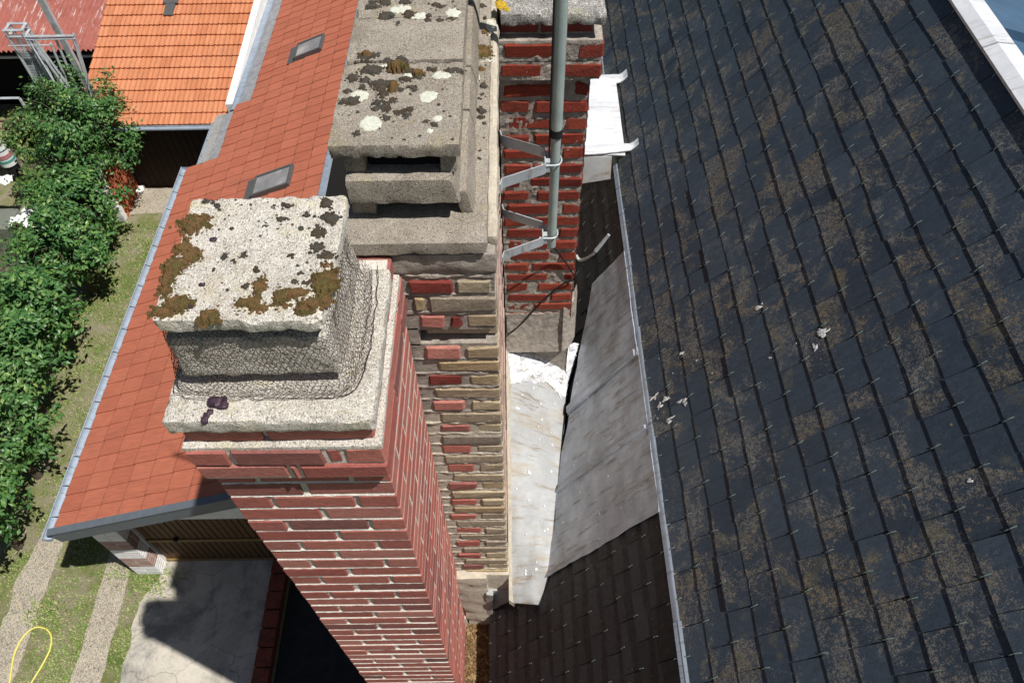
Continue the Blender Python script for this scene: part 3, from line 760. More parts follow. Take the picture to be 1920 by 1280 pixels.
kind(m.build('moss', ['moss', 'moss_dark'], None, True), 'stuff')
m = MB()
for k, (x, y, rx, ry) in enumerate([(-0.358, 1.568, 0.03, 0.032), (-0.398, 1.684, 0.025, 0.023), (-0.216, 1.678, 0.025, 0.025), (-0.188, 1.585, 0.013, 0.014), (-0.205, 1.538, 0.009, 0.01)]): blob(m, x, y, -1.199, rx, ry, .0016, .003, 0, k, .35)
for k, (x, y, rx, ry) in enumerate([(-0.325, 2.098, 0.027, 0.02), (-0.262, 2.052, 0.022, 0.02), (-0.169, 2.07, 0.018, 0.02), (-0.335, 1.815, 0.016, 0.01), (-0.184, 1.769, 0.024, 0.014), (-0.269, 1.771, 0.016, 0.008), (-0.098, 2.225, .03, .014), (-.10, 2.12, .02, .03), (-.09, 2.43, .03, .05)]): blob(m, x, y, -1.197 if x < -.12 else -1.4535, rx, ry, .0014, .003, 0, k + 20, 1.2)
for k, (x, y, rx, ry) in enumerate([(-.033, 2.535, .015, .026), (-.012, 2.507, .010, .010)]): blob(m, x, y, -1.436, rx, ry, .004, .003, 1, k + 50)
kind(m.build('lichen', ['lichen', 'lichen_yellow'], None, True), 'stuff')

# ------------------------------------------------------------------ back chimney
random.seed(44)
c3 = thing('brick_chimney', 'deep red brick chimney behind the green mast, with a flat pale concrete cap', 'chimney', (.13, 2.9, G))
BXL, BXR, BYF, BYB = -.047, .306, 2.5, 3.5
bk = MB(); mo = MB()
mo.box(BXL, BXR - .004, BYF + .004, BYB, G, -1.72)
def rough_face(mb, x0, x1, z0, z1, yf, amp=.006, nx=40, nz=110):
    mb.grid(lambda u, v: (x0 + (x1 - x0) * u, yf + fbm((x0 + (x1 - x0) * u) * 32, 3, (z0 + (z1 - z0) * v) * 32) * amp, z0 + (z1 - z0) * v), nx, nz)
rough_face(mo, BXL, BXR - .003, -3.45, -1.71, BYF + .002, .0045)
mo.grid(lambda u, v: (BXR - .003 + fbm(u * 30, v * 60, 1) * .004, BYF + (BYB - BYF) * u, -4.0 + 2.29 * v), 30, 90)
z = -1.73; i = 0
while z > -3.16:
    z1, z0 = z - .004, z - .066
    t = .0035
    if i % 2: segs = [(-.040 + jit(.01), .075 + jit(.01)), (.092 + jit(.01), BXR - .001)]
    else: segs = [(-.028 + jit(.015), .180 + jit(.02)), (.202 + jit(.02), BXR - .002)]
    if i in (6, 11): segs = [(-.03, .05 + jit(.02)), (.075, .17), (.192, BXR - .002)]
    for a, b in segs:
        if random.random() < .06: a += .03
        bk.brick(a, b, BYF - .003 + jit(.003), BYF + .1, z0 + jit(.004), z1 + jit(.004), .009, t, 0)
    ys = BYF + (.12 if i % 2 else .23)
    bk.brick(BXR - .1, BXR + jit(), BYF + .005, ys - .012, z0, z1, .006, t)
    while ys < BYB: bk.brick(BXR - .1, BXR + jit(.003), ys, min(ys + .21, BYB), z0, z1, .006, t); ys += .226
    z -= .0782; i += 1
for k, zt in enumerate((-1.548, -1.628)):
    x0, x1, yf = BXL + .004, BXR + .032, BYF - .028
    for a, b in (((.05, .66), (.76, 1)) if k == 0 else ((.02, .42), (.50, 1))):
        bk.brick(x0 + (x1 - x0) * a, x0 + (x1 - x0) * b, yf + jit(.003), yf + .12, zt - .066, zt - .004, .007, .004, 0)
    for ys in (yf + .13, yf + .36, yf + .6, yf + .83): bk.brick(x1 - .11, x1 + jit(), ys, ys + .21, zt - .066, zt - .004, .006, .003)
    mo.box(x0, x1 - .006, yf + .004, BYB + .02, zt - .074, zt)
    rough_face(mo, x0, x1 - .005, zt - .076, zt - .001, yf + .003, .004, 40, 8)
bk.brick(BXL + .01, .10, BYF + .012, BYF + .1, -1.535, -1.488, .004, .002, 1); bk.brick(.11, BXR - .01, BYF + .012, BYF + .1, -1.535, -1.488, .004, .002, 1)
mo.box(BXL + .012, BXR - .012, BYF + .016, BYB, -1.555, -1.48)
bk.build('brickwork', ['brick_deep', 'brick_dark'], c3); mo.build('mortar', 'mortar_grey', c3)
m = MB(); rbox(m, BXL + .002, BXR + .030, BYF - .026, BYB + .03, -1.562, -1.540, .006, .02, .004, None, 0, 30); 
m.build('mortar_ledge', 'mortar_grey', c3, True)
m = MB(); rbox(m, BXL + .012, BXR + .032, BYF - .026, BYB + .04, -1.484, -1.438, .007, .012, .005, None, 0, 24, .014)
m.build('cap', 'concrete_pale', c3, True)
m = MB()
def skirt(u, v):
    x = BXL + (.262 - BXL) * u; z = -3.15 - .29 * v
    return (x, BYF - .004 - .045 * v ** 1.6 + fbm(x * 30, z * 30, 2) * .0035, z + fbm(x * 14, 3, 1) * .022 * (1 - v))
m.plate(skirt, 34, 22, (0, .05, 0))
def skirt2(u, v):
    x = .262 + .078 * u; z = -3.10 - .32 * v
    return (x, BYF - .008 + .10 * u * u - .05 * v + fbm(x * 30, z * 30, 7) * .005, z + fbm(x * 30, 3, 5) * .02 * (1 - v))
m.plate(skirt2, 16, 24, (0, .06, 0))
m.build('mortar_skirt', 'mortar_grey', c3, True)

# ------------------------------------------------------------------ antenna mast and its brackets
ms = thing('mast', 'green painted steel mast clamped in front of the deep red chimney', 'mast', (.166, 2.3, -2.42))
m = MB(); m.tube([(.168, 2.3, -2.42), (.167, 2.3, -1.79)], .0190, 20); m.build('lower_tube', 'mast_green', ms, True)
m = MB(); m.tube([(.167, 2.3, -1.80), (.164, 2.3, -1.0), (.160, 2.3, .9)], .0222, 20); m.build('upper_tube', 'mast_green', ms, True)
m = MB(); m.tube([(.167, 2.3, -1.825), (.167, 2.3, -1.79)], .0245, 20); m.build('collar', 'bitumen', ms, True)
m = MB(); m.tube([(.136, 2.29, .9), (.1395, 2.29, -1.0), (.1415, 2.288, -1.8), (.144, 2.285, -2.0)], .0035, 8); m.build('cable_run', 'cable_black', ms, True)
def bracket(zc, yc):
    b = thing('mast_bracket', '', 'bracket', (-.045, yc, zc), 'brackets that hold the mast')
    m = MB()
    hz = .024
    def strap(pts, w=.0022):
        for (xa, ya), (xb, yb) in zip(pts[:-1], pts[1:]):
            d = Vector((xb - xa, yb - ya, 0)).normalized(); nrm = Vector((-d.y, d.x, 0)) * w
            A, B = Vector((xa, ya, 0)), Vector((xb, yb, 0))
            m.hexa([A + nrm + Vector((0, 0, zc - hz)), B + nrm + Vector((0, 0, zc - hz)), B - nrm + Vector((0, 0, zc - hz)), A - nrm + Vector((0, 0, zc - hz)),
                    A + nrm + Vector((0, 0, zc + hz)), B + nrm + Vector((0, 0, zc + hz)), B - nrm + Vector((0, 0, zc + hz)), A - nrm + Vector((0, 0, zc + hz))])
    strap([(-.047, yc - .16), (-.040, yc - .125), (.122, yc - .050), (.127, yc - .044), (.127, yc + .044), (.122, yc + .050), (-.040, yc + .125), (-.047, yc + .16)])
    m.build('strap', 'galvanised', b)
    m = MB(); m.box(.1295, .146, yc - .034, yc - .010, zc - .03, zc + .02); m.build('clamp_jaw', 'galvanised', b); m = MB(); m.box(.1295, .146, yc + .012, yc + .034, zc - .03, zc + .02)
    m.build('clamp_jaw', 'galvanised', b)
    m = MB(); n = 14
    for s_ in (1,):
        pts = [(.118, yc - .034, zc + .004)] + [(.167 + .025 * math.cos(a), yc + .034 * math.sin(a), zc + .004) for a in [R(-90 + 180 * k / n) for k in range(n + 1)]] + [(.118, yc + .034, zc + .004)]
        m.tube(pts, .0035, 8)
    for yy in (-.034, .034): m.tube([(.112, yc + yy, zc + .004), (.120, yc + yy, zc + .004)], .0075, 6)
    m.build('u_bolt', 'galvanised', b, True)
    return b
b1 = bracket(-1.94, 2.295); b1['label'] = 'upper galvanised strap bracket holding the green mast, beside the collar'
b2 = bracket(-2.34, 2.295); b2['label'] = 'lower galvanised strap bracket holding the foot of the green mast'
m = MB()
m.tube(spline([(.150, 2.30, -2.40), (.17, 2.38, -2.50), (.22, 2.47, -2.66), (.285, 2.485, -2.80), (.306, 2.485, -2.86), (.24, 2.48, -2.90), (.15, 2.478, -3.02), (.05, 2.475, -3.19), (-.01, 2.472, -3.27), (-.040, 2.46, -3.275), (-.043, 2.43, -3.20), (-.044, 2.40, -3.05)], 6), .0042, 7)
tag(m.build('aerial_cable', 'cable_black', None, True), 'thin black cable hanging from the mast foot across the deep red bricks', 'cable')

# ------------------------------------------------------------------ house: slate roof in two pitches, zinc work, walls
hs = thing('house', 'house with weathered dark slate roof in two pitches and zinc flashings', 'house', (1.8, 3, G))
XE, ZE = .672, -3.2
A1, A2 = R(50), R(60.5)
U1 = Vector((math.cos(A1), 0, math.sin(A1))); N1 = Vector((-math.sin(A1), 0, math.cos(A1)))
U2 = Vector((math.cos(A2), 0, math.sin(A2))); N2 = Vector((-math.sin(A2), 0, math.cos(A2)))
E0 = Vector((XE, 0, ZE)); Yv = Vector((0, 1, 0))
def P1(s_, y, h=0): return E0 + U1 * s_ + N1 * h + Yv * y
def P2(s_, y, h=0): return E0 + U2 * s_ + N2 * h + Yv * y
EXP, WID = .1175, .2225
def slates(mb, P, s_from, s_to, s_max, y0, y1, t=.0065, rag=.0016, skip=None):
    c = 0; s_ = s_from
    while s_ < s_to - .02:
        y = y0 + (WID / 2 if c % 2 else 0) + random.uniform(-.006, .006)
        while y < y1:
            w = WID - .003 - random.random() * .002
            L = min(EXP + .06, s_max - s_)
            tt = t * random.uniform(.82, 1.2) + (.004 if random.random() < .05 else 0)
            rot = random.uniform(-.007, .007); ds = random.uniform(-.0025, .0025) - (.008 if random.random() < .02 else 0)
            if not (skip and skip(s_, y + w / 2)):
                n = 5; top = []; bot = []
                for k in range(n + 1):
                    f = k / n; r = random.uniform(-rag, rag)
                    top.append(P(s_ + ds + rot * (f - .5) + r, y + w * f, tt)); bot.append(P(s_ + ds + rot * (f - .5) + r, y + w * f, tt - .0052))
                hd = [P(s_ + L, y, .0002), P(s_ + L, y + w, .0002)]
                vs = top + bot + hd
                fs = [tuple(range(n + 1)) + (2 * n + 3, 2 * n + 2)]
                fs += [(k, n + 1 + k, n + 2 + k, k + 1) for k in range(n)]
                fs += [(0, 2 * n + 2, n + 1), (n, 2 * n + 1, 2 * n + 3)]
                mb.add(vs, fs)
                yc = y + w / 2 + random.uniform(-.006, .006)
                mb.tube([P(s_ - .012, yc, tt * .5), P(s_ - .002, yc, tt + .0008), P(s_ + .006, yc, tt + .0035), P(s_ + .026, yc + random.uniform(-.003, .003), tt + .0035)], .0019, 5, 1)
            y += WID
        s_ += EXP; c += 1
random.seed(55)
m = MB()
SR = 1.925
slates(m, P1, .004, SR + .02, SR, -.9, 9.0, .0075)
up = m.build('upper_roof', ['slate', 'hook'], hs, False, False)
# lower, steeper pitch
m = MB()
def sk(s_, y): 
    P = P2(s_, y)
    return (1.45 < y < 2.85 and s_ > -1.2) or (y > 1.47 and P.x < .2) or (3.83 < y < 4.42 and s_ > -.5)
slates(m, P2, -1.70, -.02, -.006, -.9, 9.0, .0095, .003, sk)
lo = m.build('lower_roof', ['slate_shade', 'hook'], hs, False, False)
m = MB()   # boards under the slates
m.hexa([P1(.0, -1, -.06), P1(SR, -1, -.06), P1(SR, 9.2, -.06), P1(.0, 9.2, -.06), P1(.0, -1, -.003), P1(SR, -1, -.003), P1(SR, 9.2, -.003), P1(.0, 9.2, -.003)])
m.hexa([P2(-1.72, -1, -.06), P2(-.002, -1, -.06), P2(-.002, 9.2, -.06), P2(-1.72, 9.2, -.06), P2(-1.72, -1, -.003), P2(-.002, -1, -.003), P2(-.002, 9.2, -.003), P2(-1.72, 9.2, -.003)])
m.build('roof_deck', 'bitumen', hs)
# zinc band at the change of pitch, in lapped lengths
m = MB(); y = -1.
while y < 9.0:
    L = 1.9 if y < .6 or y > 2.5 else .95
    y2 = min(y + L, 9.1); k = .0012 * (int(y * 10) % 3)
    pr = lambda yy, o: [P1(.020, yy, .0012 + o), P1(-.006, yy, .0095 + o), E0 + Yv * yy + Vector((-.016, 0, -.004)), P2(-.030, yy, .014 + o), P2(-.033, yy, .004 + o)]
    a, b = pr(y - .01, k), pr(y2, k)
    m.add(a + b, [(i, i + 1, i + 6, i + 5) for i in range(4)])
    y = y2
m.build('zinc_band', 'zinc_blue', hs)
# zinc sheets on the steep pitch beside the chimneys
m = MB()
def sheet(y0, y1, s0f, h):
    def fn(u, v):
        y = y0 + (y1 - y0) * u; s1 = -.024; s0 = s0f(y); s_ = s0 + (s1 - s0) * v; y += (1 - u) * (fbm(s_ * 3, 1, 2) * .014 if y0 < 1.5 else 0)
        return P2(s_, y + fbm(s_ * 5, y * 2, 4) * .003, h + fbm(s_ * 2.6, y * 2.6, 6) * .007 + (.006 if u in (0,) else 0))
    m.plate(fn, 26, 26, -N2 * .006)
edge = lambda y: (-1.06 if y < 1.5 else (-1.06 + (y - 1.5) * .47)) + fbm(y * 9, 2, 1) * .008
sheet(1.39, 2.31, edge, .016); sheet(2.26, 3.0, edge, .022)
sh = m.build('zinc_sheet', 'zinc', hs, True)
m = MB()
m.plate(lambda u, v: P2(-.70 + .66 * v, 2.262 + .042 * u, .034 + .004 * math.sin(v * 9)), 2, 20, -N2 * .012)
m.build('seam', 'zinc', sh); m = MB(); m.plate(lambda u, v: P2(-.98 + .94 * v, 1.83 + .020 * u, .026 + .002 * math.sin(v * 9)), 2, 20, -N2 * .012)
m.build('seam', 'zinc', sh)
# cricket behind the deep red chimney
m = MB()
m.plate(lambda u, v: (.29 + .42 * u, 3.72 + .72 * v - .10 * u * (1 - v) * 0, -3.10 + .05 * v - .01 * u + fbm(u * 4, v * 4, 2) * .006), 10, 12, (0, 0, -.008))
sd = m.build('saddle', 'zinc_bright', hs, True)
m = MB()
m.plate(lambda u, v: (.29 + .335 * u, 3.71 - .05 * v, -3.105 - .01 * u - .21 * v * (1 - .35 * u)), 8, 5, (0, .006, 0)); m.build('apron', 'zinc_sunny', sd, True)
m = MB()
for y0, w0 in ((3.70, .085), (4.40, .13)):   # folded bands that lap on to the slates
    def lap(u, v):
        x = .29 + .50 * u; w = w0 * (1 - .35 * u ** 3)
        zs = ZE + (x - XE) * math.tan(A1) + .016
        return (x, y0 + w * v + .05 * u * u, max(-3.086 + .012 * math.sin(v * 3.14), zs if x > XE else -9) + fbm(u * 5, v * 3, y0) * .004)
    m = MB(); m.plate(lap, 22, 5, (0, 0, -.007)); m.build('folded_lap', 'zinc_bright', sd, True)
m = MB(); m.tube([(.315, 3.64, -3.22), (.318, 3.625, -3.222)], .008, 10); m.tube([(.345, 3.66, -3.19), (.347, 3.64, -3.192)], .009, 10); m.build('rivet', 'galvanised', sd, True)
# flashing that slopes along the middle chimney
PL = [(1.29, -.030, -4.195), (1.6, -.032, -4.00), (2.06, -.033, -3.715), (2.30, -.036, -3.56), (2.52, -.040, -3.43)]
PR = [(1.27, .128, -4.170), (1.42, .180, -4.078), (2.06, .265, -3.915), (2.46, .319, -3.815), (2.66, .395, -3.675)]
def lerp_list(T, t):
    t *= len(T) - 1; i = min(int(t), len(T) - 2); f = t - i
    return Vector(T[i]).lerp(Vector(T[i + 1]), f)
def pan(u, v):
    a, b = lerp_list(PL, u), lerp_list(PR, u); q = a.lerp(b, v)
    return Vector((q.y, q.x, q.z + .02 * math.sin(v * math.pi) * .4 + fbm(u * 6, v * 4, 3) * .010 - (.012 if u == 0 else 0) + .012))
m = MB(); m.plate(pan, 40, 12, (0, 0, -.010))
fl = m.build('sloping_flashing', 'zinc_sunny', hs, True)
m = MB()
def pnt(u, v):
    ub = .760 + fbm(v * 6, 1, 1) * .008 - max(0, v - .62) * .22
    return pan(ub + (1.0 - ub) * u, v) + Vector((fbm(u * 9, v * 9, 2) * .004, 0, .005 + fbm(u * 12, v * 12, 5) * .016))
m.plate(pnt, 26, 22, (0, 0, -.006)); m.build('silver_patch', 'silver_paint', fl, True)
m = MB()
def tape(u, v):
    p = pan(u, .985); w = .012 + .02 * max(0, u - .55) * 2 + abs(fbm(u * 14, 0, 2)) * .008
    return p + Vector((w * v, 0, .012 * (1 - v) - .05 * v))
m.plate(tape, 40, 3, (0, 0, -.02)); m.build('bitumen_strip', 'bitumen', fl, True)
# lead box under its lower end, mortar haunch, fillets
m = MB()
m.hexa([(-.205, 1.375, -4.86), (-.165, 1.375, -4.87), (-.165, 1.60, -4.87), (-.205, 1.60, -4.86), (-.178, 1.352, -4.24), (-.140, 1.345, -4.235), (-.14, 1.6, -4.22), (-.178, 1.6, -4.22)])
m.hexa([(-.17, 1.40, -4.86), (.03, 1.40, -4.50), (.03, 1.7, -4.50), (-.17, 1.7, -4.86), (-.142, 1.375, -4.245), (.09, 1.375, -4.245), (.09, 1.7, -4.245), (-.142, 1.7, -4.245)])
m.build('lead_box', 'zinc_sunny', hs)
m = MB()
rbox(m, -.34, -.165, 1.365, 1.55, -4.96, -4.02, .015, .03, .010, lambda p: Vector((p.x + max(0, (-4.35 - p.z)) * .05, p.y + max(0, -4.1 - p.z) * .0 , p.z)), 0, 9)
rbox(m, -.345, -.045, 1.385, 1.55, -4.26, -4.02, .012, .03, .006, None, 0, 9)
rbox(m, -.336, -.322, 1.350, 1.42, -5.6, -4.7, .006, .03, .003, None, 0, 20)
m.build('mortar_haunch', 'mortar_cream', hs, True)
m = MB()
def fil(u, v):
    a = lerp_list(PL, u)
    return (-.050 + .028 * v, a.x + .0, a.z + .055 - .06 * v + fbm(u * 40, v, 2) * .006)
m.plate(fil, 50, 2, (0, 0, -.06)); m.build('mortar_fillet', 'mortar_cream', hs, True)
# gutter with leaf litter
m = MB(); m.box(-.34, -.150, -1, 1.372, -4.95, -4.90); m.box(-.345, -.335, -1, .88, -4.95, -4.78); m.build('valley_gutter', 'zinc', hs)
# ridge cap and far slope
m = MB(); y = -1.
RX, RZ = P1(SR, 0).x, P1(SR, 0).z
while y < 9.0:
    k = .002 * (int(y * 7) % 2)
    pr = lambda yy: [Vector((RX - .034, yy, RZ - .020 + k)), Vector((RX - .036, yy, RZ - .006 + k)), Vector((RX + .012, yy, RZ + .016 + k)), Vector((RX + .085, yy, RZ + .008 + k)), Vector((RX + .09, yy, RZ - .004 + k))]
    a, b = pr(y), pr(min(y + .92, 9.1) + .012); m.add(a + b, [(i, i + 1, i + 6, i + 5) for i in range(4)]); y += .92
m.build('ridge_cap', 'zinc_bright', hs)
m = MB(); m.hexa([(RX + .03, -1, RZ - .06), (4.6, -1, -2.6), (4.6, 9.2, -2.6), (RX + .03, 9.2, RZ - .06), (RX + .03, -1, RZ - .02), (4.6, -1, -2.5), (4.6, 9.2, -2.5), (RX + .03, 9.2, RZ - .02)])
for k in range(17):
    y = -.9 + k * .62; zt = -2.5 - (RZ - .02); fx = lambda x: RZ - .02 + (x - RX - .03) / (4.6 - RX - .03) * zt
    m.hexa([(RX + .09, y, fx(RX + .09)), (4.6, y, -2.5), (4.6, y + .03, -2.5), (RX + .09, y + .03, fx(RX + .09)), (RX + .09, y + .005, fx(RX + .09) + .035), (4.6, y + .005, -2.465), (4.6, y + .025, -2.465), (RX + .09, y + .025, fx(RX + .09) + .035)])
m.build('far_slope', 'slate_sky_blue', hs)
m = MB(); m.box(-.36, 4.5, -1, 9.1, G, -4.96)
m.add([(-.36, -.98, -4.96), (XE, -.98, ZE - .1), (RX, -.98, RZ - .12), (4.5, -.98, -2.7), (4.5, -.98, -4.96), (-.36, 9.08, -4.96), (XE, 9.08, ZE - .1), (RX, 9.08, RZ - .12), (4.5, 9.08, -2.7), (4.5, 9.08, -4.96)], [(0, 1, 2, 3, 4), (9, 8, 7, 6, 5), (3, 8, 9, 4)])
m.build('wall', 'house_wall', hs)

# leaf litter in the valley
random.seed(66); m = MB()
m.grid(lambda u, v: (-.335 + .18 * u, -.95 + 2.32 * v, -4.875 + fbm(u * 3, v * 20, 1) * .012), 10, 80)
for _ in range(5000):
    x, y = random.uniform(-.33, -.155), random.uniform(.6, 1.37); z = -4.868 + random.random() * .02 + (.02 if x > -.18 else 0)
    a, b = random.uniform(0, 6.28), random.uniform(-.6, .6); s_ = random.uniform(.003, .010)
    d = Vector((math.cos(a), math.sin(a), b)) * s_; e = Vector((-math.sin(a), math.cos(a), random.uniform(-.4, .4))) * s_ * .6; c = Vector((x, y, z))
    m.add([c - d, c + e, c + d, c - e], [(0, 1, 2, 3)])
kind(m.build('leaf_litter', 'leaf_litter', recalc=False), 'stuff')

# bird droppings on slates and zinc
random.seed(77); m = MB()
DROP = [(1.116, 2.128, .040, .02), (1.267, 1.845, .05, .045), (.737, 1.932, .075, .04), (.808, 1.866, .03, .03), (.739, 1.799, .05, .022), (.823, 2.126, .025, .016), (.874, 2.041, .0175, .0125), (.894, 2.036, .0075, .0075), (.736, 2.171, .0125, .01), (1.111, 1.855, .02, .0175), (.919, 1.931, .015, .0125), (.909, 1.891, .0075, .0075), (.917, 1.818, .0075, .0075), (1.474, 1.061, .0175, .0175), (.695, 1.851, .0125, .015), (.781, 2.046, .015, .0125), (1.195, 1.858, .01, .01), (.723, 1.866, .015, .01)]
def splat(P, s_, y, a, b, seed, h):
    n = 22; vs = []; k0 = random.random() * 6
    for k in range(n):
        t = 2 * math.pi * k / n; r = .55 + .75 * fbm(math.cos(t) * 1.6 + seed, math.sin(t) * 1.6, seed) + random.uniform(-.12, .12)
        vs.append(P(s_ + math.cos(t) * a * r, y + math.sin(t) * b * r, h))
    m.add([P(s_ + a * .2, y, h + min(.003, a * .1))] + vs, [(0, 1 + k, 1 + (k + 1) % n) for k in range(n)])
for k, (x, y, a, b) in enumerate(DROP):
    s_ = (x - XE) / math.cos(A1)
    for q in range(4 if a > .02 else 1): splat(P1, s_ + random.uniform(-.3, .3) * a * q, y + random.uniform(-.4, .4) * b * q, a * random.uniform(.35, .75), b * random.uniform(.3, .6), k * 3.7 + q * 1.3, .0088)
for k in range(26):
    splat(P2, random.uniform(-.8, -.1), random.uniform(1.5, 2.8), random.uniform(.003, .012), random.uniform(.003, .010), k * 5.1, .038)
for k in range(34):
    u, v = random.uniform(.1, .75), random.uniform(.1, .85); c = pan(u, v); r = random.uniform(.002, .008); n = 10
    vs = [(c.x + math.cos(6.283 * q / n) * r * random.uniform(.25, 1.4), c.y + math.sin(6.283 * q / n) * r * random.uniform(.25, 1.6), c.z + .008 + math.sin(6.283 * q / n) * r * .6) for q in range(n)]
    m.add([(c.x, c.y, c.z + .009)] + vs, [(0, 1 + q, 1 + (q + 1) % n) for q in range(n)])
kind(m.build('bird_droppings', 'droppings', recalc=False), 'stuff')
m = MB(); m.tube(spline([(.405, 3.33, -3.60), (.43, 3.30, -3.615), (.465, 3.25, -3.545), (.50, 3.225, -3.48), (.519, 3.224, -3.445)], 6), .011, 10)
m.tube([(.516, 3.224, -3.45), (.585, 3.237, -3.32)], [.016, .010], 8, 1)
tag(m.build('flexible_pipe', ['pipe_white', 'galvanised'], None, True), 'short white bent pipe poking out of the dark slates beside the deep red chimney', 'pipe')

# ------------------------------------------------------------------ outbuilding with the red tiled roof
ob = thing('outbuilding', 'long low outbuilding with red flat tiled roof, grey gutter and brown garage door', 'outbuilding', (-4.3, 8, G))
AR = R(21); UR = Vector((math.cos(AR), 0, math.sin(AR))); NR = Vector((-math.sin(AR), 0, math.cos(AR))); ER = Vector((-5.66, 0, -8.70))
def PR_(s_, y, h=0): return ER + UR * s_ + NR * h + Yv * y
random.seed(88); m = MB()
SL = 3.03; rows = 9; ex = SL / rows; wd = .2365
for r in range(rows):
    y = 3.60
    while y < 24:
        s0, s1 = r * ex - .012, (r + 1) * ex + .03
        yn = y + wd
        xm = PR_(s0, 0).x
        cut = (y > 10.15 and xm < -5.30) or (y > 11.55 and xm < -4.98)
        if not cut:
            t = .020 + random.uniform(-.002, .002); q = random.uniform(-.003, .003)
            top = []; n = 4
            vs = []
            sj = random.uniform(-.004, .004); W = n + 1
            for (ss, hh) in ((s0 + sj, .004), (s0 + sj + .008, .014), (s0 + sj + .026, t), (s1, .002)):
                for k in range(W):
                    f = k / n; sc_ = .006 * math.cos(f * 6.283) if hh > .01 else 0
                    vs.append(PR_(ss + sc_, y + wd * f * .985, hh + .008 * (1 - f) ** 2 + q))
            base = [PR_(s0, y, -.001), PR_(s1, y, -.001), PR_(s0, y + wd * .985, -.001), PR_(s1, y + wd * .985, -.001)]
            fs = [(a_ * W + k, a_ * W + k + 1, a_ * W + W + k + 1, a_ * W + W + k) for a_ in range(3) for k in range(n)]
            o_ = 4 * W
            fs += [(o_, o_ + 1, 3 * W, 2 * W, W, 0), (o_ + 2, n, W + n, 2 * W + n, 3 * W + n, o_ + 3)]
            m.add(vs + base, fs)
        y = yn
m.build('tiled_roof', 'tile_red', ob)
m = MB()
for sa, ya, yb in ((0, 3.62, 10.2), (.27, 10.2, 11.5), (.56, 11.5, 24)): m.hexa([PR_(sa, ya, -.1), PR_(SL, ya, -.1), PR_(SL, yb, -.1), PR_(sa, yb, -.1), PR_(sa, ya, -.002), PR_(SL, ya, -.002), PR_(SL, yb, -.002), PR_(sa, yb, -.002)])
m.build('roof_boarding', 'soffit', ob)
m = MB()   # barge board on the gable edge
m.hexa([PR_(-.06, 3.555, -.20), PR_(SL + .05, 3.555, -.20), PR_(SL + .05, 3.60, -.20), PR_(-.06, 3.60, -.20), PR_(-.06, 3.555, .03), PR_(SL + .05, 3.555, .03), PR_(SL + .05, 3.60, .03), PR_(-.06, 3.60, .03)])
m.hexa([PR_(-.06, 3.545, .02), PR_(SL + .05, 3.545, .02), PR_(SL + .05, 3.63, .036), PR_(-.06, 3.63, .036), PR_(-.06, 3.545, .034), PR_(SL + .05, 3.545, .034), PR_(SL + .05, 3.63, .050), PR_(-.06, 3.63, .050)])
m.build('barge_board', 'fascia', ob)
def gutter(y0, y1, x, z, r=.055):
    m = MB(); n = 10
    prof = [(x + r * math.cos(a), z + r * math.sin(a)) for a in [math.pi + math.pi * k / n for k in range(n + 1)]]
    m.plate(lambda u, v: (prof[min(n, int(round(v * n)))][0], y0 + (y1 - y0) * u, prof[min(n, int(round(v * n)))][1]), 2, n, (0, 0, -.004))
    m.tube([(x - r, y0, z), (x - r, y1, z)], .008, 8)
    for yy in (y0, y1): m.add([(x + r * math.cos(math.pi + math.pi * k / n), yy, z + r * math.sin(math.pi + math.pi * k / n)) for k in range(n + 1)], [tuple(range(n + 1))])
    g_ = m.build('gutter', 'zinc_blue', ob)
    y = y0 + .3
    while y < y1: m = MB(); m.tube([(x - r, y, z + .006), (x + r + .02, y, z + .01)], .008, 6); m.build('gutter_clip', 'galvanised', g_); y += .42
gutter(3.52, 10.30, -5.735, -8.735, .068); gutter(10.22, 11.42, -5.45, -8.66, .045)
m = MB(); m.plate(lambda u, v: PR_(.27 + .18 * v, 10.2 + 1.3 * u, .02 + .004 * math.sin(u * 9)), 8, 4, -NR * .01); m.build('side_flashing', 'zinc_sunny', ob)
m = MB(); m.plate(lambda u, v: PR_(.575 + .19 * v, 11.5 + 9 * u, .022 + .012 * math.sin(v * 6)), 24, 8, -NR * .01); m.build('abutment_flashing', 'zinc_blue', ob)
m = MB(); m.plate(lambda u, v: PR_(SL - .02 + .13 * v, 3.6 + 20 * u, .035 + .01 * (u * 40 % 1)), 40, 2, -NR * .01); m.build('ridge_flashing', 'zinc_blue', ob)
# walls
m = MB()
m.box(-5.42, -2.86, 4.12, 4.30, -9.58, -8.62); m.box(-5.42, -5.36, 4.12, 4.3, G, -8.6); m.box(-3.35, -2.86, 4.12, 4.3, G, -9.58)
m.add([(-5.42, 4.12, -8.62), (-2.86, 4.12, -8.62), (-2.86, 4.12, -7.75), (-5.42, 4.30, -8.62), (-2.86, 4.30, -8.62), (-2.86, 4.30, -7.75)], [(0, 1, 2), (3, 5, 4), (0, 2, 5, 3)])
m.box(-5.42, -5.30, 4.3, 11.4, G, -8.64)
m.build('wall', 'render_white', ob)
m = MB(); m.box(-2.98, -2.86, 4.31, 24, G, -7.72); m.build('rear_wall', 'void', ob)  # wall coloured near-black in place of deep shade
m = MB(); x = -5.35
while x < -3.36:
    m.brick(x, x + .088, 4.155, 4.19, G + .06, -9.60, .008, .001); x += .095
dr = m.build('garage_door', 'door_brown', ob)
m = MB()
for zz in (-11.15, -10.38): m.brick(-5.36, -3.36, 4.13, 4.155, zz - .035, zz + .035, .006, .001)
m.build('rail', 'door_trim', dr); m = MB(); m.tube([(-4.9, 4.10, -10.3), (-4.9, 4.15, -10.3)], .035, 10); m.build('handle', 'bitumen', dr)
m = MB(); zz = G; k = 0
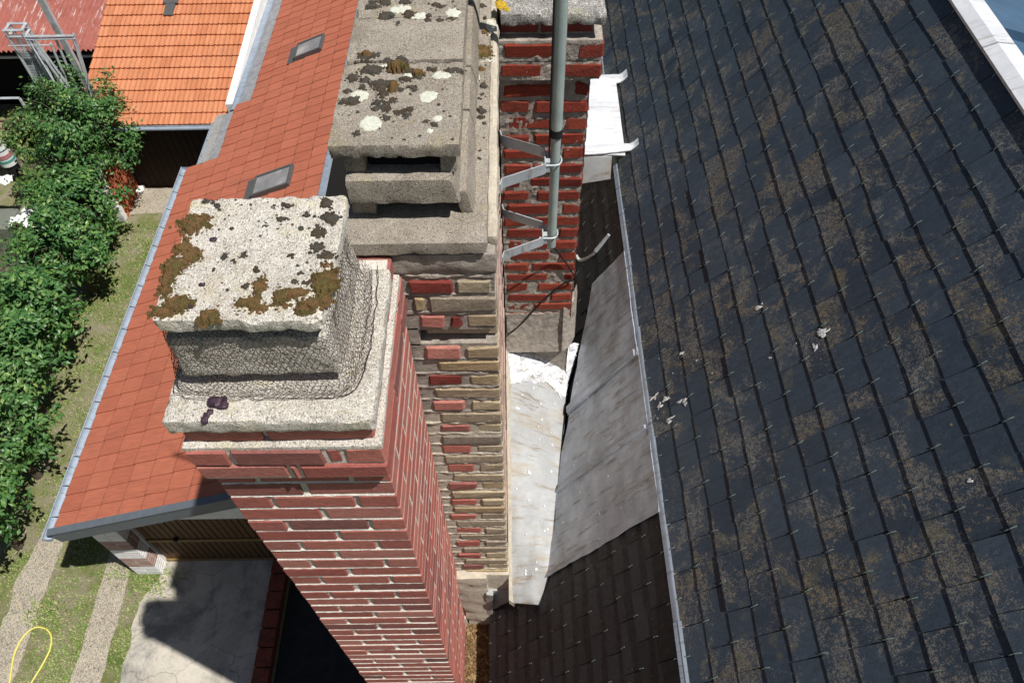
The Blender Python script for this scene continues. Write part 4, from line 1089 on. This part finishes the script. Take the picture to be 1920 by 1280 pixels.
while zz < -9.1:   # banded brick pier at the corner
    mi = 0 if (k // 5) % 2 else 1
    for a, b in ((-5.76, -5.575), (-5.565, -5.372)):
        m.brick(a, b, 3.94, 4.04, zz, zz + .058, .003, .001, mi)
    for yy in (4.05, 4.25): m.brick(-5.47, -5.372, yy, yy + .19, zz, zz + .058, .003, .001, mi)
    m.brick(-5.76, -5.66, 4.05, 4.44, zz, zz + .058, .003, .001, mi)
    zz += .066; k += 1
pr = m.build('brick_pier', ['brick_pink', 'render_white'] if 'brick_pink' in M else ['brick_red', 'render_white'], ob)
m = MB(); m.box(-5.755, -5.377, 3.945, 4.44, G, -9.05); m.build('pier_mortar', 'mortar_white', pr)
def skylight(s0, s1, y0, y1):
    m = MB()
    fr = .035
    for (a, b, c, d) in ((s0, s1, y0, y0 + fr), (s0, s1, y1 - fr, y1), (s0, s0 + fr, y0 + fr, y1 - fr), (s1 - fr, s1, y0 + fr, y1 - fr)):
        m.hexa([PR_(a, c, 0), PR_(b, c, 0), PR_(b, d, 0), PR_(a, d, 0), PR_(a, c, .085), PR_(b, c, .085), PR_(b, d, .085), PR_(a, d, .085)])
    f = m.build('skylight', 'frame_grey', ob)
    m = MB(); m.hexa([PR_(s0 + fr, y0 + fr, .02), PR_(s1 - fr, y0 + fr, .02), PR_(s1 - fr, y1 - fr, .02), PR_(s0 + fr, y1 - fr, .02), PR_(s0 + fr, y0 + fr, .066), PR_(s1 - fr, y0 + fr, .066), PR_(s1 - fr, y1 - fr, .066), PR_(s0 + fr, y1 - fr, .066)])
    m.build('pane', 'glass', f)
    m = MB(); m.plate(lambda u, v: PR_(s0 - .17 + .18 * v, y0 - .02 + (y1 - y0 + .04) * u, .03), 1, 1, -NR * .01); m.build('apron', 'frame_grey', f)
skylight(1.72, 2.42, 8.74, 9.20); skylight(1.82, 2.40, 12.35, 12.82)

# ------------------------------------------------------------------ garage with the orange tiled roof
gr = thing('garage', 'garage with bright orange wavy tiled roof and white side wall', 'garage', (-6.7, 14, G))
AO = R(14); UO = Vector((0, math.cos(AO), math.sin(AO))); NO = Vector((0, -math.sin(AO), math.cos(AO))); EO = Vector((0, 12.21, -9.305))
def PO(s_, x, h=0): return EO + UO * s_ + NO * h + Vector((x, 0, 0))
random.seed(99); m = MB(); exo = .285; wdo = .205
X0, X1 = -8.57, -5.31
for r in range(22):
    x = X0
    while x < X1 - .02:
        if not (9.0 < r < 9.5 and -7.35 < x < -7.05) and not (r == 99 and -7.4 < x < -7.1):
            n = 10; vs = []; t = .042 + random.uniform(-.003, .003)
            for (ss, hh) in ((r * exo - .01 + random.uniform(-.003, .003), t), ((r + 1) * exo + .02, .004)):
                for k in range(n + 1):
                    f = k / n; w = .020 * (.5 + .5 * math.cos(2 * math.pi * (f * 2 - .15))) ** 1.5 * (.55 if f > .5 else 1.)
                    vs.append(PO(ss, x + wdo * f * .996, hh + w))
            base = [PO(r * exo - .01, x, .0), PO(r * exo - .01, x + wdo, .0)]
            fs = [(k, k + 1, n + 2 + k, n + 1 + k) for k in range(n)] + [tuple(range(n + 1)) + (2 * n + 3, 2 * n + 2)]
            m.add(vs + base, fs)
        x += wdo
m.build('tiled_roof', 'tile_orange', gr, False, False)
m = MB(); m.hexa([PO(0, X0, -.1), PO(0, X1, -.1), PO(5.9, X1, -.1), PO(5.9, X0, -.1), PO(0, X0, -.001), PO(0, X1, -.001), PO(5.9, X1, -.001), PO(5.9, X0, -.001)]); m.build('roof_boarding', 'soffit', gr)
m = MB(); m.plate(lambda u, v: PO(2.80 + .34 * v, -7.29 + .20 * u, .06), 2, 2, -NO * .05); m.plate(lambda u, v: PO(3.12 + .09 * v, -7.35 + .32 * u, .07), 2, 2, -NO * .05); m.build('roof_vent', 'frame_grey', gr)
m = MB()
m.hexa([(-5.31, 12.2, G), (-5.252, 12.2, G), (-5.252, 18, G), (-5.31, 18, G), (-5.31, 12.2, -9.30), (-5.252, 12.2, -9.30), (-5.252, 18, -7.88), (-5.31, 18, -7.88)])
m.hexa([(-5.25, 11.7, -9.3), (-5.12, 11.7, -9.3), (-5.12, 18, -9.3), (-5.25, 18, -9.3), (-5.25, 11.7, -8.47), (-5.12, 11.7, -8.47), (-5.12, 18, -7.95), (-5.25, 18, -7.95)])
m.box(-8.5, -5.7, 17.9, 18.0, G, -8.1); m.build('wall', 'render_white', gr)
m = MB(); x = -8.18
while x < -5.6: m.brick(x, x + .14, 12.56, 12.6, G, -9.22, .006, .001); x += .146
m.build('garage_door', 'door_dark', gr)
m = MB(); m.box(-8.57, -5.35, 12.18, 12.21, -9.40, -9.30); m.tube([(-8.6, 12.14, -9.33), (-5.36, 12.14, -9.33)], .038, 10); m.build('gutter', 'zinc_blue', gr)
for k in range(22):
    m = MB(); p = PO(k * exo, X1, .02); q = p + Vector((.09, 0, -.03 - random.random() * .05)); m.tube([p, q], .006, 5)
    m.tube([p + Vector((.01, 0, -.01)), p + Vector((.10, random.uniform(-.12, -.05), -.12))], .004, 5); m.build('verge_clip', 'frame_grey', gr)
m = MB(); zz = G; k = 0
while zz < -9.5:
    y = 11.58 + (.11 if k % 2 else 0) + max(0, (zz + 10.4)) * .25
    while y < 12.5: m.brick(-8.30, -8.17, y, min(y + .215, 12.53), zz, zz + .066, .004, .002); y += .228
    zz += .076; k += 1
bw = m.build('brick_side_wall', 'brick_clay', gr) if 'brick_clay' in M else m.build('brick_side_wall', 'brick_red', gr)
m = MB(); rbox(m, -8.33, -8.15, 11.46, 11.60, G, G + .5, .03, .05, .03, None, 0, 8); rbox(m, -8.36, -8.20, 11.5, 11.66, G + .3, -9.2, .03, .06, .04, lambda p: Vector((p.x, p.y + max(0, p.z + 10.4) * .3, p.z)), 0, 6)
rbox(m, -8.20, -8.05, 12.30, 12.52, G, G + .10, .03, .05, .03, None, 0, 9); m.build('broken_render', 'render_white', bw, True)

# ------------------------------------------------------------------ rusty shed
sh_ = thing('shed', 'shed roofed with rusty red corrugated sheets streaked with white', 'shed', (-10.5, 16, G))
m = MB()
m.plate(lambda u, v: (-15.0 + 6.25 * u, 14.35 + 5.5 * v, -9.0 + .85 * v + .028 * math.sin(u * 6.25 / .105 * 2 * math.pi) + (.01 if v > .42 else 0)), 620, 8, (0, 0, -.006))
m.build('corrugated_roof', 'rusty_sheet', sh_)
m = MB(); m.box(-15, -14.9, 14.9, 19.5, G, -9); m.box(-8.9, -8.8, 14.9, 19.5, G, -8.95); m.box(-15, -8.8, 19.4, 19.5, G, -8.3); m.box(-15, -8.8, 15.6, 15.7, G, -9.1); m.build('wall', 'void', sh_)
m = MB(); m.box(-15, -8.82, 14.55, 14.60, -9.30, -9.25); m.build('eave_rail', 'galvanised', sh_)
m = MB(); 
for k in range(7): m.brick(-15 + jit(.2), -10.55 + random.uniform(-.3, .2), 13.75 + k * .08 + jit(.03), 13.83 + k * .08, -10.75 + .06 * (k % 3), -10.69 + .06 * (k % 3), .006, .004)
tag(m.build('timber_stack', 'timber', None), 'stack of loose pale timber planks in the shade under the rusty shed', 'timber')
m = MB(); rbox(m, -14, -10.30, 13.25, 13.45, G, -10.35, .02, .08, .01, None, 0, 4)
tag(m.build('garden_wall', 'mortar_grey', None, True), 'low grey concrete wall in front of the timber stack', 'wall')

# ------------------------------------------------------------------ galvanised frames standing behind the first tree
def bar(m, a, b, w=.03): m.tube([a, b], w, 4)
f1 = thing('mesh_cage', 'tall galvanised steel frame filled with wire mesh, standing by the tree', 'cage', (-8.95, 12.6, G))
m = MB(); zt = -7.43
for x, y in ((-9.05, 12.5), (-8.75, 12.5), (-9.05, 12.72), (-8.75, 12.72)): bar(m, (x, y, G), (x, y, zt), .032)
for zz in (zt, zt - .12, -9.2): 
    for y in (12.5, 12.72): bar(m, (-9.08, y, zz), (-8.72, y, zz), .026)
    for x in (-9.05, -8.75): bar(m, (x, 12.5, zz), (x, 12.72, zz), .026)
m.build('posts', 'galvanised', f1)
m = MB()
for k in range(15): x = -9.03 + k * .0195; m.tube([(x, 12.53, -10.5), (x, 12.53, zt - .10)], .004, 4)
for k in range(90): zz = -10.5 + k * .033; m.tube([(-9.04, 12.53, zz), (-8.76, 12.53, zz)], .004, 4)
m.build('mesh_panel', 'galvanised', f1)
f2 = thing('scaffold', 'galvanised double-railed scaffold with diagonal braces beside the tall tree', 'scaffold', (-8.3, 12.6, G))
m = MB(); zt = -7.55
for x, xb in ((-8.70, -8.70), (-7.89, -8.50)):
    for dy in (0, .07): bar(m, (xb, 12.3 + dy, G), (x, 12.5 + dy, zt), .024)
for x in (-8.32,):
    for dy in (0, .09): bar(m, (x - .35 + dy * .8, 12.35 + dy, G), (x + dy * .8, 12.45 + dy, zt - .11), .026)
m.build('posts', 'galvanised', f2)
m = MB()
for dz in (0, .055): bar(m, (-8.74, 12.5, zt - dz), (-7.86, 12.5, zt - dz), .024)
bar(m, (-9.1, 12.44, zt - .14), (-8.3, 12.44, zt - .14), .014)
m.build('top_rail', 'galvanised', f2)
m = MB()
for dx in (0, .07): bar(m, (-8.62 + dx, 12.45, zt - .1), (-7.98 + dx, 11.9, -9.3), .020)
bar(m, (-8.66, 12.42, zt - .1), (-8.3, 12.0, -9.4), .018); m.build('brace', 'galvanised', f2)
m = MB(); m.box(-8.40, -8.29, 12.84, 12.92, G, -6.3); m.box(-8.43, -8.26, 12.82, 12.94, G, G + .04)
tag(m.build('steel_post', 'galvanised', None), 'plain grey galvanised square post rising above the other frames', 'post')
m = MB(); bar(m, (-12.2, 13.3, -9.4), (-10.15, 13.3, -9.4), .03); bar(m, (-10.15, 13.3, -9.4), (-9.85, 12.9, -10.4), .028); bar(m, (-12.2, 13.3, -9.4), (-12.2, 13.3, G), .028); bar(m, (-9.85, 12.9, -10.4), (-9.85, 12.9, G), .028)
tag(m.build('trestle', 'galvanised', None), 'low grey metal trestle at the edge of the dark shed opening', 'trestle')

# ------------------------------------------------------------------ garden things at the left edge
dm = thing('drum', 'white drum with coloured bands on a dark foot beside the trees', 'drum', (-10.95, 12.9, G))
m = MB(); m.tube([(-10.95, 12.9, -10.75), (-10.95, 12.9, -9.55)], [.17, .155], 24); m.build('body', 'sheet_white', dm, True)
m = MB(); m.tube([(-10.95, 12.9, G), (-10.95, 12.9, -10.75)], [.12, .15], 20); m.build('foot', 'bitumen', dm, True)
m = MB()
for k, (zz, hh, mi) in enumerate(((-10.62, .03, 0), (-10.5, .05, 1), (-10.34, .012, 2), (-10.2, .012, 2), (-9.98, .05, 2), (-9.75, .012, 2))):
    m.tube([(-10.95, 12.9, zz - hh), (-10.95, 12.9, zz + hh)], .1735, 24, mi)
simple('band_green', (.10, .42, .34), .6, 30, .6); simple('band_pink', (.55, .25, .26), .6, 40, .5); simple('band_grey', (.24, .32, .36), .6, 30, .6)
m.build('band', ['band_green', 'band_pink', 'band_grey'], dm, True)
tp = thing('tarpaulin', 'white plastic tarpaulin bunched over a grey box at the edge of the shrubs', 'tarpaulin', (-9.9, 10.9, G))
m = MB()
m.plate(lambda u, v: (-9.95 + .62 * u, 10.55 + .62 * v, -10.30 - .28 * (u - .4) ** 2 * 3 - .15 * v + fbm(u * 3, v * 3, 4) * .10), 16, 16, (0, 0, -.01)); m.build('sheet', 'sheet_white', tp, True); m = MB()
m.plate(lambda u, v: (-10.6 + .5 * u, 11.55 + .25 * v, -10.15 + fbm(u * 3, v * 3, 9) * .08), 10, 6, (0, 0, -.01)); m.build('sheet', 'sheet_white', tp, True)
m = MB(); rbox(m, -10.9, -9.85, 10.5, 11.1, G, -10.38, .04, .1, .01); m.build('box', 'sheet_grey', tp, True)
random.seed(101); m = MB()
for _ in range(1500):
    c = Vector((random.gauss(-9.55, .22), random.uniform(8.6, 10.9), random.uniform(G, -10.55))); d = Vector((random.gauss(0, 1), random.gauss(0, 1), random.gauss(0, .5))).normalized() * random.uniform(.08, .28)
    m.tube([c - d, c + d * .3 + Vector((random.gauss(0, .02),) * 3), c + d], [.006, .005, .002], 4, 0, False)
kind(m.build('brushwood', 'twig', recalc=False), 'stuff')

# ------------------------------------------------------------------ trees and shrubs
def shrub(cx, cy, cz, r, n, mat, label, name='shrub', rz=None, flowers=0, leaf=.056):
    t = thing(name, label, 'tree' if name == 'tree' else 'shrub', (cx, cy, G), 'trees and shrubs along the grass strip')
    rz = rz or r
    sd = random.random() * 50
    m = MB(); m.tube([(cx + .05, cy, G), (cx, cy + .03, (G + cz) / 2), (cx - .04, cy, cz)], [.07, .055, .03], 8)
    for k in range(7):
        a = k * .9 + sd; e = Vector((math.cos(a), math.sin(a), .5)) * r * .75; m.tube([(cx, cy, cz - rz * .6), (cx + e.x * .5, cy + e.y * .5, cz - rz * .2), (cx + e.x, cy + e.y, cz + e.z * .6)], [.03, .02, .006], 6)
    for k in range(60):
        d = Vector((random.gauss(0, 1), random.gauss(0, 1), random.gauss(.2, .8))).normalized(); a0 = Vector((cx, cy, cz)) + d * r * .35; e0 = Vector((cx + d.x * r * 1.02, cy + d.y * r * 1.02, cz + d.z * rz * 1.02)); m.tube([a0, a0.lerp(e0, .5) + Vector((random.gauss(0, .04), random.gauss(0, .04), .04)), e0], [.012, .007, .003], 4)
    m.build('trunk', 'bark', t, True)
    m = MB(); cl = []
    while len(cl) < int(n * .62 / 22):
        d = Vector((random.gauss(0, 1), random.gauss(0, 1), random.gauss(0, 1))).normalized()
        rad = random.random() ** .45
        k = 1 + .38 * fbm(d.x * 1.7 + sd, d.y * 1.7, d.z * 1.7)
        p = Vector((cx + d.x * r * k * rad, cy + d.y * r * k * rad, cz + d.z * rz * k * rad))
        if p.z < G + .12: continue
        if fbm(p.x * 2.6 + sd, p.y * 2.6, p.z * 2.6) < .03: continue
        cl.append((p, d))
    for p, d in cl:
        for _ in range(22):
            q = p + Vector((random.gauss(0, .085), random.gauss(0, .085), random.gauss(0, .06)))
            nrm = (d * .7 + Vector((random.gauss(0, .5), random.gauss(0, .5), .7 + random.gauss(0, .4)))).normalized()
            u = nrm.cross(Vector((random.gauss(0, 1), random.gauss(0, 1), random.gauss(0, 1)))).normalized(); w = nrm.cross(u)
            L = leaf * random.uniform(.7, 1.35); B = L * .46
            m.add([q - u * L, q + w * B - nrm * .004 + u * L * .1, q + u * L - nrm * L * .3, q - w * B - nrm * .004 + u * L * .1, q + nrm * L * .08], [(0, 4, 1), (1, 4, 2), (2, 4, 3), (3, 4, 0)])
    m.build('crown', mat, t, False, False)
    if flowers:
        for _ in range(flowers):
            m = MB(); p = Vector((cx - r * .55 + random.gauss(0, .12), cy + random.gauss(0, .1), cz + random.gauss(0, .1))); rbox(m, p.x - .03, p.x + .03, p.y - .03, p.y + .03, p.z - .02, p.z + .02, .015, .02, .008, None, 0, 40); m.build('flower', 'flower', t, True)
    return t
random.seed(123)
shrub(-8.32, 12.0, -9.05, .98, 15500, 'leaf', 'tall leafy green tree in front of the steel frames and the orange roof', 'tree', 1.0, 0, .046)
shrub(-9.5, 12.2, -9.45, .55, 4200, 'leaf_olive', 'low olive green shrub with pink flowers behind the white drum', 'shrub', .5, 16)
shrub(-9.05, 11.3, -10.0, .62, 5200, 'leaf_olive', 'olive green shrub between the white tarpaulin and the tall tree')
shrub(-8.28, 10.75, -9.85, .66, 6200, 'leaf', 'dark green shrub leaning over the red brick side wall')
shrub(-8.22, 9.5, -9.75, .82, 9500, 'leaf', 'broad dark green shrub beside the grass strip, next to the brushwood')
shrub(-8.2, 8.0, -9.75, .80, 9500, 'leaf', 'dense green shrub halfway along the grass strip, behind the bare soil patch')
shrub(-8.75, 8.2, -10.0, .66, 5200, 'leaf_light', 'pale green shrub at the left edge of the picture below the brushwood')
shrub(-8.22, 6.8, -9.75, .80, 9500, 'leaf_light', 'pale green broad-leaved shrub level with the chimney netting')
shrub(-7.92, 5.6, -9.75, .78, 9500, 'leaf_light', 'large pale green shrub opposite the foot of the red roof')
shrub(-7.78, 4.4, -9.85, .70, 7500, 'leaf', 'nearest green shrub overhanging the gravel wheel track')

# ------------------------------------------------------------------ lift everything so that the ground is at z = 0
for o in scene.objects:
    if o.parent is None:
        o.location.z += H
